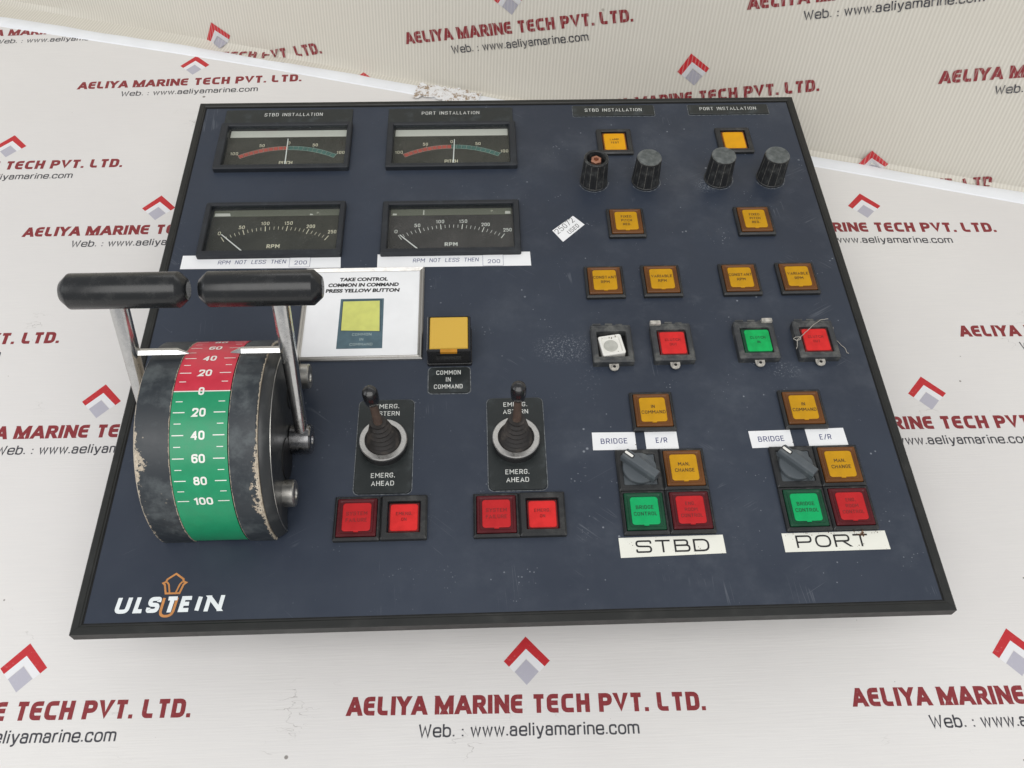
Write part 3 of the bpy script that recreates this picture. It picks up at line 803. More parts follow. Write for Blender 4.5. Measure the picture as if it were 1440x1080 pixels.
gauge('rpm', 69.9, 273.9, 94.6, 48.8, 87.0, 41.4, 0, .7, 1.0, ((-34.6, -1.6), (-17.5, -18.5)), 'RPM gauge on the starboard side with olive dial, needle at rest', 'strip_g', 'dial_a')
gauge('rpm', 189.2, 273.2, 93.2, 48.0, 84.6, 40.6, 0, .4, .2, ((-34.5, -3.8), (-20.0, -19)), 'RPM gauge on the port side with grey dial, needle at rest', 'strip_g', 'dial_b')

# ---- paper strips and labels
def label_strip(name, corners, mat, label, z0=.08, z1=.25, loc=None):
    cx = sum(c[0] for c in corners) / 4; cy = sum(c[1] for c in corners) / 4
    mb = MB(); L = [(c[0] - cx, c[1] - cy) for c in corners]
    mb.loft([[p + (z0,) for p in L], [p + (z1,) for p in L]])
    return mb.build(name, mat, panel, (cx, cy, 0), label=label), cx, cy
for (cs, pc, tx, lab) in (([(13.2, 241.4), (117.2, 240.4), (116.5, 252.0), (13.2, 253.0)], (90.3, 247.2), (37, 81), 'starboard'),
                          ([(141.0, 240.0), (241.9, 239.6), (241.6, 251.8), (140.8, 251.4)], (216.9, 245.6), (164.2, 207.3), 'port')):
    o, cx, cy = label_strip('paper_strip', cs, 'paper', 'white paper strip reading RPM NOT LESS THEN 200 under the %s RPM gauge' % lab)
    mb = MB(); stroke_text(mb, 'RPM NOT LESS THEN', tx[0] - cx, tx[1] - cx, -1.9, 3.3, .36, .3, gap=.3, shear=.1, space=.9); mb.build('lettering', 'label_blue_ink', o)
    mb = MB(); w, h = (13.4, 11.6)
    mb.loft([rrect(pc[0] - cx, pc[1] - cy, w, h, .3, .26), rrect(pc[0] - cx, pc[1] - cy, w, h, .3, .42)]); pt = mb.build('number_patch', 'paper', o)
    mb = MB(); center_text(mb, '200', pc[0] - cx + .6, pc[1] - cy - 2.0, 8, 3.2, .38, .47, gap=.3)
    mb.ribbon([(p[0], p[1]) for p in rrect(pc[0] - cx, pc[1] - cy, w, h, .3, 0, 2)], .18, .46, True); mb.build('number_lettering', 'label_blue_ink', o)

# ---- framed instruction card
sx0, sx1, sy0, sy1 = 95.2, 172.2, 165.1, 239.0
mb = MB(); scx, scy = (sx0 + sx1) / 2, (sy0 + sy1) / 2; sw, sh = sx1 - sx0, sy1 - sy0
mb.box(-sw / 2 + 1, sw / 2 - 1, -sh / 2 + 1, sh / 2 - 1, 0, .7)
card = mb.build('instruction_card', 'paper', panel, (scx, scy, 0), label='framed white card reading TAKE CONTROL COMMON IN COMMAND PRESS YELLOW BUTTON')
mb = MB(); mb.loft([rect(-sw / 2, sw / 2, -sh / 2, sh / 2, -.1), rect(-sw / 2, sw / 2, -sh / 2, sh / 2, 1.2), rect(-sw / 2 + .7, sw / 2 - .7, -sh / 2 + .7, sh / 2 - .7, 2.0),
                    rect(-sw / 2 + 1.9, sw / 2 - 1.9, -sh / 2 + 1.9, sh / 2 - 1.9, 1.3), rect(-sw / 2 + 2.3, sw / 2 - 2.3, -sh / 2 + 2.3, sh / 2 - 2.3, 1.7),
                    rect(-sw / 2 + 3.1, sw / 2 - 3.1, -sh / 2 + 3.1, sh / 2 - 3.1, 1.2), rect(-sw / 2 + 3.1, sw / 2 - 3.1, -sh / 2 + 3.1, sh / 2 - 3.1, .5)], False, False)
mb.build('frame', 'frame_alu', card)
mb = MB()
for t, y, a, b in (('TAKE CONTROL', 229.6, 117.5, 148.5), ('COMMON IN COMMAND', 224.9, 110.5, 155.6), ('PRESS YELLOW BUTTON', 220.2, 109.3, 156.2)):
    font_text(mb, t, a - scx, b - scx, y - 1.5 - scy, 3.0, .8, off=.045, shear=.12)
mb.build('lettering', 'black_ink', card)
mb = MB(); X = lambda x: x - scx; Y = lambda y: y - scy
mb.m = 0; mb.poly([(X(119.4), Y(174)), (X(147.5), Y(174)), (X(146.8), Y(213.4)), (X(119.5), Y(213.4))], .76)
mb.m = 1; mb.poly([(X(121.4), Y(188.2)), (X(145.2), Y(187.2)), (X(144.2), Y(211.5)), (X(121.2), Y(211.3))], .80)
mb.m = 2; mb.ribbon([(X(121.2), Y(188)), (X(145.6), Y(187)), (X(145.2), Y(212.2)), (X(121.0), Y(212.2))], .35, .84, True)
mb.m = 3
for t, y, w in (('COMMON', 184.8, 12), ('IN', 181.0, 2.4), ('COMMAND', 177.2, 14)): center_text(mb, t, X(134.4), Y(y), w, 2.0, .32, .84)
mb.build('printed_picture', ['pic_blue', 'pic_yellow', 'pic_dark', 'pic_text'], card)

# ---- big yellow button in its raised housing
mb = MB(); bw, bd = 27.0, 27.4
mb.loft([rrect(0, 0, bw, bd, 1.2, -.1), rrect(0, 0, bw, bd, 1.2, 2.2), rrect(0, 0, bw - .8, bd - .8, 1, 2.6), rrect(0, 0, bw - .8, bd - .8, 1, 14.4), rrect(0, 0, bw - 1.6, bd - 1.6, 1, 15.2),
         rrect(0, .2, bw - 3.4, bd - 3.2, .6, 15.2), rrect(0, .2, bw - 3.4, bd - 3.2, .6, 11)], False, False)
yb = mb.build('push_button', 'shiny_black', panel, (188.9, 173.6, 0), label='large yellow push button in a tall black housing')
mb = MB(); mb.loft([rrect(0, .2, bw - 4.0, bd - 3.8, .5, 9), rrect(0, .2, bw - 4.0, bd - 3.8, .5, 14.9), rrect(0, .2, bw - 4.8, bd - 4.6, .5, 15.6)]); mb.build('button_cap', 'yellow', yb)
mb = MB(); mb.loft([rrect(0, -bd / 2 + .6, 10, 2.2, .3, 12.4), rrect(0, -bd / 2 + .6, 10, 2.2, .3, 15.35)]); mb.build('cap_tongue', 'yellow_side', yb)
mb = MB(); mb.loft([rrect(0, -bd / 2 + .5, 14.5, 2.7, .6, 11.6), rrect(0, -bd / 2 + .5, 14.5, 2.7, .6, 13.6)]); mb.build('tongue_surround', 'pit', yb)

# ---- illuminated push buttons
_cache = {}
def cached(key, make):
    """first call builds the piece, later calls copy it sharing the mesh"""
    def go(parent, loc=None):
        if key not in _cache: _cache[key] = make(parent); o = _cache[key]
        else:
            o = _cache[key].copy(); COL.objects.link(o); o.parent = parent
        if loc: o.location = tuple(c * MM for c in loc)
        return o
    return go
COLORS = dict(amber=('amber_b', 'amber_l', 'leg_black'), green=('green_b', 'green_l', 'leg_green'), red=('red_b', 'red_l', 'leg_red'))
def lettering(parent, lines, mat, z, cap=2.2, th=.34, dx=0, dy=0):
    mb = MB(); n = len(lines); pitch = cap * 1.75
    for i, t in enumerate(lines):
        wd = text_width(t, .32) * cap * 1.0
        center_text(mb, t, dx, dy + pitch * ((n - 1) / 2 - i), wd, cap, th, z, gap=.36)
    mb.build('lettering', mat, parent)
def flat_button(cx, cy, color, lines, label, bw=25.2, bd=26.3):
    def mk(parent):
        mb = MB(); ring_bezel(mb, bw, bd, 21.6, 22.4, 3.0, r=.5, ri=.5, depth=-.2, ch=.9, cy=0); return mb.build('push_button', 'bezel', parent)
    b = cached(('fb', bw, bd), mk)(panel, (cx, cy, 0)); b['label'] = label
    cb, cl, ct = COLORS[color]
    def lens(parent):
        mb = MB()
        mb.loft([rrect(0, 0, 21.2, 22.0, .6, 0), rrect(0, 0, 21.2, 22.0, .6, 3.5), rrect(0, 0, 20.2, 21.0, .6, 4.0),
                 rrect(0, 0, 18.6, 19.4, .8, 4.0), rrect(0, 0, 17.6, 18.4, 1.2, 3.6)]); return mb.build('lens', cb, parent)
    cached(('lens', color), lens)(b)
    def leg(parent):
        mb = MB(); mb.loft([rrect(0, 0, 15.2, 16.4, 1.6, 3.55), rrect(0, 0, 15.2, 16.4, 1.6, 3.95), rrect(0, 0, 14.6, 15.8, 1.5, 4.15)])
        mb.loft([rrect(0, -8.4, 2.6, .8, .2, 3.6), rrect(0, -8.4, 2.6, .8, .2, 3.9)])
        return mb.build('legend_plate', cl, parent)
    cached(('legend', color), leg)(b)
    lettering(b, lines, ct, 4.22, cap=2.2 if len(lines) < 3 else 2.05, th=.33)
    return b
def sunk_button(cx, cy, w, d, wi, di, h, depth, color, lines, label, mat='bezel', loff=(0, 0)):
    def mk(parent):
        mb = MB(); ring_bezel(mb, w, d, wi, di, h, r=.7, ri=.5, depth=-.3, ch=.9)
        mb.poly(rrect(0, 0, wi, di, .5, -.2)); return mb.build('push_button', mat, parent)
    b = cached(('sb', w, d, wi, di, h, mat), mk)(panel, (cx, cy, 0)); b['label'] = label
    side, topm, ct = dict(amber=('amber_d', 'amber_bright', 'leg_black'), red=('red_side', 'red_bright', 'leg_red'), green=('green_b', 'green_bright', 'leg_green'))[color]
    z = h - depth
    mb = MB(); mb.loft([rrect(0, 0, wi - 1.0, di - 1.0, .5, -.1), rrect(0, 0, wi - 1.0, di - 1.0, .5, z - .5), rrect(0, 0, wi - 1.8, di - 1.8, .6, z)]); L = mb.build('lens', side, b)
    mb = MB(); mb.loft([rrect(loff[0], loff[1], wi - 2.9, di - 2.9, 1.4, z + .02), rrect(loff[0], loff[1], wi - 3.3, di - 3.3, 1.3, z + .3)]); mb.build('legend_plate', topm, b)
    if lines: lettering(b, lines, ct, z + .3, cap=1.95, dx=loff[0], dy=loff[1] + .5)
    return b
SU, PU = (288.6, 325.6), (376.9, 414.6)
sunk_button(308.3, 357.0, 25.4, 26.4, 18.2, 20, 2.8, 1.3, 'amber', ['LAMP', 'TEST'], 'amber button reading LAMP TEST')
sunk_button(396.5, 357.0, 25.4, 26.4, 18.2, 20, 2.8, 1.3, 'amber', [], 'amber button with no legend behind the third knob')
flat_button(308.1, 275.2, 'amber', ['FIXED', 'PITCH', 'RED.'], 'amber button reading FIXED PITCH RED on the starboard side')
flat_button(396.0, 275.4, 'amber', ['FIXED', 'PITCH', 'RED.'], 'amber button reading FIXED PITCH RED on the port side')
flat_button(288.6, 223.0, 'amber', ['CONSTANT', 'RPM'], 'amber button reading CONSTANT RPM on the starboard side')
flat_button(325.6, 223.2, 'amber', ['VARIABLE', 'RPM'], 'amber button reading VARIABLE RPM on the starboard side')
flat_button(376.9, 223.3, 'amber', ['CONSTANT', 'RPM'], 'amber button reading CONSTANT RPM on the port side')
flat_button(414.6, 223.5, 'amber', ['VARIABLE', 'RPM'], 'amber button reading VARIABLE RPM on the port side')
flat_button(307.6, 123.5, 'amber', ['IN', 'COMMAND'], 'amber button reading IN COMMAND on the starboard side')
flat_button(396.2, 123.0, 'amber', ['IN', 'COMMAND'], 'amber button reading IN COMMAND on the port side')
for (ua, ub, va, vb, side) in ((295.3, 320.4, 84.9, 58.8, C_SK), (383.5, 408.7, 84.8, 58.6, C_SP)):
    flat_button(ub, va, 'amber', ['MAN.', 'CHANGE'], 'amber button reading MAN CHANGE beside the %s selector' % side, 24.9, 25.9)
    flat_button(ua, vb, 'green', ['BRIDGE', 'CONTROL'], 'green button reading BRIDGE CONTROL above the %s label' % side, 24.9, 25.9)
    flat_button(ub, vb, 'red', ['ENG.', 'ROOM', 'CONTROL'], 'red button reading ENG ROOM CONTROL above the %s label' % side, 24.9, 25.9)
for ua, ub, side in ((139.6, 164.8, C_SK), (214.7, 239.7, C_SP)):
    flat_button(ua, 59.3, 'red', ['SYSTEM', 'FAILURE'], 'dark red button reading SYSTEM FAILURE under the %s joystick' % side, 24.9, 25.9)
    sunk_button(ub, 59.3, 25.0, 25.9, 17.8, 18.6, 3.4, 1.6, 'red', ['EMERG.', 'ON'], 'bright red sunken button reading EMERG ON under the %s joystick' % side)

# ---- guarded clutch buttons
def guarded(cx, cy, color, lines, label, stub=None, loff=(0, 0)):
    w, d, wi, di, h = 25.0, 26.6, 18.2, 19.2, 5.6
    if color:
        b = sunk_button(cx, cy, w, d, wi, di, h, 1.0, color, lines, label, 'guard', loff)
    else:
        mb = MB(); ring_bezel(mb, w, d, wi, di, h, r=.7, ri=.5, depth=-.3, ch=.9); mb.poly(rrect(0, 0, wi, di, .5, -.2))
        b = mb.build('push_button', ['guard'], panel, (cx, cy, 0), label=label)
        mb = MB(); mb.poly(rrect(0, 0, wi - .1, di - .1, .5, .6)); mb.build('dark_well', 'pit', b)
        mb = MB(); a = R(9)
        mb.loft([rrect(0, 0, 14.4, 14.8, 1.3, .7), rrect(0, 0, 14.4, 14.8, 1.3, 4.6), rrect(0, 0, 13.8, 14.2, 1.3, 5.0), rrect(0, 0, 11.4, 11.8, 1, 5.0), rrect(0, 0, 10.6, 11.0, .8, 3.6)])
        c = mb.build('lamp_cup', 'white_cup', b, (-.3, -.4, 0), label='bare white lamp cup without its lens'); c.rotation_euler = (0, 0, a)
        mb = MB(); mb.lathe([(4.3, 3.65), (4.3, 3.9), (3.9, 4.1), (1.5, 3.95)], (-.8, -.4), 28); mb.build('lamp_disc', 'white_cup_mid', b, smooth=True)
    def hinge(parent):
        mb = MB(); mb.loft([rrect(0, 13.4, 24.6, 1.9, .4, .2), rrect(0, 13.4, 24.6, 1.9, .4, 5.0), rrect(0, 13.4, 24.2, 1.4, .4, 5.5)])
        for x, ww in ((-8.5, 5), (-1, 4.6), (5.5, 4)): mb.loft([rrect(x, 14.7, ww, 1.1, .3, 3.6), rrect(x, 14.7, ww, 1.1, .3, 5.9 if x < 0 else 5.2)])
        return mb.build('hinge', 'guard', parent)
    cached(('hinge',), hinge)(b)
    if stub is not None:
        mb = MB(); mb.loft([rrect(stub, 14.2, 6.6, 2.8, .5, 4.6), rrect(stub, 14.2, 6.6, 2.8, .5, 7.0), rrect(stub, 14.2, 6.0, 2.2, .5, 7.4)]); mb.build('hinge_stub', 'tab', b)
    def tab(parent):
        mb = MB(); n = 18; oc = [(0 + 2.9 * math.sin(a), -15.1 - 2.9 * math.cos(a)) for a in [R(-90 + 180 * i / n) for i in range(n + 1)]]
        P = [(-2.9, -13.2)] + oc + [(2.9, -13.2)]
        mb.loft([[p + (2.0,) for p in P], [p + (2.7,) for p in P]])
        mb.lathe([(1.75, 2.7), (1.75, 3.1), (1.2, 3.1), (1.2, 2.75)], (0, -15.2), 20, cap0=False)
        return mb.build('lead_seal_tab', 'tab', parent)
    cached(('tab',), tab)(b)
    mb = MB(); mb.lathe([(.95, 2.72), (.95, 2.85)], (.1, -15.2), 14); mb.build('tab_hole', 'pit', b)
    return b
guarded(288.2, 170.6, None, [], 'guarded clutch button with its lens missing, white cup showing')
guarded(325.4, 171.0, 'red', ['CLUTCH', 'OUT'], 'guarded red button reading CLUTCH OUT on the starboard side', -9.2, (.2, -.1))
guarded(377.3, 171.4, 'green', ['CLUTCH', 'IN'], 'guarded green button reading CLUTCH IN', 8.6, (1.1, 0))
guarded(414.3, 171.2, 'red', ['CLUTCH', 'OUT'], 'guarded red button reading CLUTCH OUT with broken threads over it', None, (0, 0))

# ---- rotary selectors
for ua, va, side, ang in ((295.3, 84.9, C_SK, -42), (383.5, 84.8, C_SP, -46)):
    mb = MB(); ring_bezel(mb, 24.9, 25.9, 18.6, 19.4, 3.0, r=.5, ri=.5, depth=-.2, ch=.9)
    s = mb.build('rotary_selector', 'bezel', panel, (ua, va, 0), label='grey rotary selector turned to BRIDGE on the %s side' % side)
    mb = MB(); mb.loft([rrect(0, 0, 18.4, 19.2, .5, -.1), rrect(0, 0, 18.4, 19.2, .5, 2.2)]); mb.build('selector_plate', 'selector', s)
    mb = MB(); mb.lathe([(9.5, 2.2), (9.5, 4.6), (9.1, 5.1), (8.0, 5.2)], (0, 0), 48); mb.build('selector_disc', 'selector', s, smooth=True)
    mb = MB()
    def pl(L, w0, w1, z, off=0): return [(-L / 2 + off, -w0 / 2, z), (L / 2, -w1 / 2, z), (L / 2, w1 / 2, z), (-L / 2 + off, w0 / 2, z)]
    mb.loft([pl(23.0, 7.0, 6.6, 4.8), pl(23.0, 6.8, 6.4, 8.6), pl(22.4, 5.0, 4.4, 10.6, .3)])
    k = mb.build('selector_handle', 'selector', s, bevel=.5); k.rotation_euler = (0, 0, R(ang))
    mb = MB(); mb.loft([rrect(-8.2, 0, 5.2, 1.5, .5, 10.5), rrect(-8.2, 0, 5.2, 1.5, .5, 10.75)]); w = mb.build('pointer_mark', 'white_cup', s); w.rotation_euler = (0, 0, R(ang))
    mb = MB(); mb.ribbon([(p[0] - 8.2, p[1]) for p in rrect(0, 0, 6.0, 2.2, .5, 0)], .5, 10.68, True); w = mb.build('mark_recess', 'pit', s); w.rotation_euler = (0, 0, R(ang))

# ---- printed labels
def tape(corners, text, cap, tw, label, mat='label', inkm='label_blue_ink', thick=False, dx=0, dy=0, rot=0):
    o, cx, cy = label_strip('tape_label', corners, mat, label)
    mb = MB(); stroke_text(mb, text, -tw / 2 + dx, tw / 2 + dx, -cap / 2 + dy, cap, .46 if cap < 5 else 1.0, .3, gap=.34 if cap < 5 else .2, rs=1.6 if cap > 5 else 1.25)
    t = mb.build('lettering', inkm, o); t.rotation_euler = (0, 0, rot); return o
tape([(270.8, 99.2), (295.8, 99.0), (295.8, 110.6), (271.0, 110.9)], 'BRIDGE', 3.5, 15.4, 'white tape reading BRIDGE over the starboard selector')
tape([(301.4, 99.2), (320.0, 99.0), (320.0, 110.3), (301.4, 110.6)], 'E/R', 3.5, 6.6, 'white tape reading E/R over the starboard selector')
tape([(362.2, 98.2), (386.4, 98.8), (386.2, 109.8), (361.8, 109.5)], 'BRIDGE', 3.5, 15.2, 'white tape reading BRIDGE over the port selector', rot=.02)
tape([(395.3, 98.8), (418.0, 99.0), (417.6, 110.4), (395.0, 110.0)], 'E/R', 3.5, 6.8, 'white tape reading E/R over the port selector', dx=-.6)
tape([(280.0, 33.4), (336.4, 34.6), (336.2, 45.2), (279.8, 44.8)], 'STBD', 7.2, 39.5, 'white tape reading STBD', 'label_cream', 'black_ink', dx=.2)
o = tape([(368.1, 34.2), (424.9, 34.4), (424.5, 45.2), (368.1, 45.0)], 'PORT', 7.2, 39.5, 'white tape reading PORT with rusty dirt along its top edge', 'label_cream', 'black_ink', dx=-1.6, dy=.3)
mb = MB()
for i in range(46):
    if i < 22: x, y, r_ = random.gauss(15.0, 1.3), random.gauss(3.6, .8), random.uniform(.2, .6)
    else: x, y, r_ = random.uniform(-27, 27), 5.2 - abs(random.gauss(0, .8)), random.uniform(.1, .32)
    a = random.random() * 3
    mb.loft([[(x + r_ * q * math.cos(a + j) * random.uniform(.7, 1.2), y + r_ * q * math.sin(a + j), zz) for j in (0, 1.2, 2.4, 3.6, 4.9)] for q, zz in ((1, .26), (.6, .5))])
mb.build('dirt_crumbs', 'dirt', o, kind='stuff')
# the price sticker
o, cx, cy = label_strip('price_sticker', [(257.6, 270.6), (264.2, 260.1), (279.9, 275.7), (272.6, 284.0)], 'paper', 'small slanted white sticker handwritten 25072 USED')
mb = MB(); a = R(44.5)
mb.fn = lambda x, y, z: (x * math.cos(a) - y * math.sin(a), x * math.sin(a) + y * math.cos(a), z)
stroke_text(mb, '25072', -9.0, 8.2, 1.0, 4.4, .36, .3, gap=.28, shear=.1, jit=.04); stroke_text(mb, 'USED', -3.6, 6.6, -4.6, 3.4, .36, .3, gap=.3, shear=.15, jit=.05)
mb.build('handwriting', 'black_ink', o)

# ---- round knobs
def knob(cx, cy, label, open_top=False, rot=0):
    mb = MB(); n = 72; H = 22.0; ribs = 12
    def loop(r, z, amp):
        L = []
        for i in range(n):
            a = 2 * math.pi * i / n; ph = (a * ribs / (2 * math.pi)) % 1
            rr = r - amp * (1 if .40 < ph < .60 else 0) + .18 * (1 if ph > .92 or ph < .02 else 0)
            L.append((rr * math.cos(a), rr * math.sin(a), z))
        return L
    loops = [loop(9.8, -.1, .0), loop(9.8, .8, 0), loop(9.4, 1.2, .25), loop(8.5, H - 1.6, .45), loop(8.35, H - 1.3, 0), loop(8.3, H - .5, 0)]
    if open_top: loops += [loop(7.9, H, 0), loop(6.9, H, 0), loop(6.5, H - .5, 0), loop(6.2, H - 7, 0)]
    k = mb.loft(loops).build('knob', 'knob', panel, (cx, cy, 0), label=label); k.rotation_euler = (0, 0, rot)
    mb = MB()
    for i in range(ribs):
        a = 2 * math.pi * (i + .97) / ribs; ca, sa = math.cos(a), math.sin(a); t = Vector((-sa, ca, 0)) * .13
        p0 = Vector((9.62 * ca, 9.62 * sa, 1.4)); p1 = Vector((8.72 * ca, 8.72 * sa, H - 1.5))
        mb.face([mb.pt(tuple(q)) for q in (p0 - t, p0 + t, p1 + t, p1 - t)])
    mb.ribbon([(8.32 * math.cos(2 * math.pi * i / 36), 8.32 * math.sin(2 * math.pi * i / 36)) for i in range(36)], .22, H - .48, True)
    mb.build('ridge_wear', 'knobedge', k)
    if open_top:
        mb = MB(); six = lambda r, z: [(r * math.cos(R(60 * i + 15)), r * math.sin(R(60 * i + 15)), z) for i in range(6)]
        mb.loft([six(4.0, H - 7), six(4.0, H - 1.6), six(3.5, H - 1.1), six(1.9, H - 1.1), six(1.7, H - 4)]); mb.build('collet_nut', 'brass', k)
        mb = MB(); mb.lathe([(1.9, H - 3.6), (1.9, H - 3.4)], (0, 0), 16); mb.build('nut_bore', 'dial_red' if False else 'amber_d', k)
    else:
        mb = MB(); mb.lathe([(8.2, H - .9), (8.2, H - .1), (7.8, H + .25), (3, H + .35)], (0, 0), 48); mb.build('knob_cap', 'knobtop', k, smooth=True)
    mb = MB(); P = [((10.6 + random.uniform(-.25, .25)) * math.cos(R(q)), (10.6 + random.uniform(-.25, .25)) * math.sin(R(q))) for q in range(190, 352, 8)]
    mb.ribbon(P, .35, .06); mb.build('dust_ring', 'residue', k)
knob(289.6, 317.2, 'knob with its cap missing, copper nut showing', True, .1)
knob(326.3, 317.2, 'knob with a scuffed grey cap, second from the left', False, .3)
knob(378.2, 318.2, 'knob with a mottled grey cap, third from the left', False, .5)
knob(415.6, 318.2, 'rightmost knob with a flat grey cap', False, .15)

# ---- emergency joysticks
def joystick(cx, cy, pcx, pcy, pw, ph_, tip, label):
    mb = MB(); mb.loft([rrect(pcx - cx, pcy - cy, pw, ph_, 3, -.1), rrect(pcx - cx, pcy - cy, pw, ph_, 3, .9), rrect(pcx - cx, pcy - cy, pw - .4, ph_ - .4, 3, 1.1)])
    j = mb.build('joystick', 'plate', panel, (cx, cy, 0), label=label)
    mb = MB(); yt = pcy - cy + ph_ / 2
    center_text(mb, 'EMERG.', .6, yt - 4.6, 14, 3.0, .42, 1.16); center_text(mb, 'ASTERN', .6, yt - 9.6, 14.6, 3.0, .42, 1.16)
    yb_ = pcy - cy - ph_ / 2
    center_text(mb, 'EMERG.', .2, yb_ + 11.0, 13.4, 3.0, .42, 1.16); center_text(mb, 'AHEAD', .2, yb_ + 6.0, 12.6, 3.0, .42, 1.16)
    mb.build('lettering', 'engrave', j)
    mb = MB(); P = [(p[0], p[1]) for p in rrect(pcx - cx, pcy - cy, pw + .8, ph_ + .8, 3.2, 0, 5)]; mb.ribbon(P, .4, .05, True, step=3); mb.build('glue_residue', 'residue', j)
    mb = MB(); mb.lathe([(12.6, .9), (13.2, 1.4), (13.2, 4.2), (13.7, 4.6), (13.7, 6.4), (13.2, 6.9)], (0, 0), 56); mb.build('ring_base', 'shiny_black', j, smooth=True)
    mb = MB(); mb.lathe([(13.2, 6.0), (13.5, 6.9), (13.5, 7.6), (13.1, 8.1), (10.4, 8.1), (9.9, 7.6), (9.8, 4)], (0, 0), 64, cap0=False, cap1=False); mb.build('steel_ring', 'ring', j, smooth=True)
    T = Vector(tip); top = Vector((T.x * .42, T.y * .42, 26)); base = Vector((0, 0, 4))
    rings = []; nr = 7
    for i in range(nr * 4 + 1):
        t = i / (nr * 4); c = base.lerp(top, t); c.x *= t; c.y *= t
        r = 9.6 - 5.4 * t ** 1.1 + .55 * math.cos(2 * math.pi * (i / 4)) * (1 - .3 * t)
        rings.append([(c.x + r * math.cos(2 * math.pi * k / 32), c.y + r * math.sin(2 * math.pi * k / 32), c.z) for k in range(32)])
    mb = MB(); mb.loft(rings); mb.build('rubber_boot', 'boot', j, smooth=True)
    mb = MB(); d = (T - top).normalized(); mb.tube([tuple(top - d * 2), tuple(top), tuple(T - d * 3)], [3.2, 2.5, 2.0], 16); mb.build('stem', 'rust', j, smooth=True)
    mb = MB(); pts = []; rad = []
    for s_, r in ((-7.4, 1.9), (-7.2, 3.2), (-6.4, 3.8), (-3, 4.2), (1.4, 4.2), (3.4, 3.6), (4.6, 2.3), (5.0, 1.0)): pts.append(tuple(T + d * s_)); rad.append(r)
    mb.tube(pts, rad, 24); mb.build('stick_tip', 'shiny_black', j, smooth=True)
joystick(152.0, 104.9, 152.2, 105.3, 31.6, 61.2, (-2.0, 1.2, 52), 'emergency joystick leaning left, starboard side')
joystick(226.9, 104.6, 227.2, 105.2, 32.2, 60.4, (.6, 1.8, 53), 'emergency joystick standing upright, port side')

# ---- maker's name and emblem printed on the plate
mb = MB(); Z = .12; s9 = 1 / 9.76; lx = lambda c: 19.5 + (c - 297) * s9
mb.m = 0
for ch, a, b in (('U', 298, 378), ('L', 391, 449), ('S', 453, 524), ('T', 540, 607), ('E', 613, 678), ('N', 740, 834)):
    stroke_text(mb, ch, lx(a), lx(b) - .9, 10.5, 8.4, 2.1, Z, shear=.14)
mb.ribbon([(lx(704), 11.4), (lx(714), 18.0)], 2.1, Z + .05, caps=True)
mb.m = 1
ccx, ccy = 47.4, 20.6
outer = [(-3.4, 0), (-4.6, 4.6), (-5.6, 5.6), (-4.2, 6.3), (-3.9, 7.6), (0.2, 10.6), (4.4, 7.6), (4.6, 6.3), (6.1, 5.6), (4.9, 4.6), (3.6, 0)]
mb.ribbon([(ccx + x, ccy + y) for x, y in outer], 1.0, Z, True)
mb.ribbon([(ccx + x, ccy + y) for x, y in [(-1.5, .3), (-2.6, 4.8), (-3.6, 6.0)]], .85, Z + .02); mb.ribbon([(ccx + x, ccy + y) for x, y in [(1.7, .3), (3.0, 4.8), (4.0, 6.0)]], .85, Z + .02)
mb.ribbon(rnd([(ccx - 3.6, ccy - 2.6), (ccx - 4.6, ccy - 12.0), (ccx + 1.7, ccy - 12.0), (ccx + 3.0, ccy - 2.6)], 3.4, False, 8), 1.35, Z - .05)
mb.build('maker_logo', ['logo_white', 'orange_ink'], panel, label='white maker name with orange crown emblem')

# ---- twin lever head
VC, HC, RD = 101.2, 16.15, 54.8
PHI0, DPHI = .0634, R(11.956)
def cyl(u, rad, phi): return (u, VC - rad * math.sin(phi), HC + rad * math.cos(phi))
def drum_piece(name, prof, mat, parent, a0=-1.95, a1=1.95, n=90, label=None, closed=False):
    mb = MB(); rows = []
    for i in range(n + 1):
        a = a0 + (a1 - a0) * i / n; rows.append([mb.pt(cyl(u, r, a)) for u, r in prof])
    for a, b in zip(rows, rows[1:]):
        for i in range(len(prof) - 1): mb.face((a[i], a[i + 1], b[i + 1], b[i]))
    return mb.build(name, mat, parent, smooth=True, label=label)
head = drum_piece('lever_housing', [(37.2, 0.5), (37.2, 50.0), (37.4, 53.2), (38.6, RD + .1), (54.4, RD + .1), (55.0, RD - .2), (55.1, 50), (83.7, 50), (83.8, RD - .2), (84.4, RD + .1), (97.0, RD + .1), (97.8, RD - .6), (97.9, 52)],
                  'drum', panel, label='worn black half round lever housing with a red and green scale')
GH = dict(a0=-1.85, a1=1.85)
drum_piece('side_disc', [(97.8, 53), (98.2, 53.6), (99.6, 53.4), (102.6, 51.2), (103.0, 50.6), (103.1, 47), (102.6, 44), (102.6, .5)], 'dish', head, **GH)
drum_piece('disc_rim', [(103.05, 50.5), (103.35, 50.5), (103.35, 50.0), (103.05, 50.0)], 'steel', head, **GH)
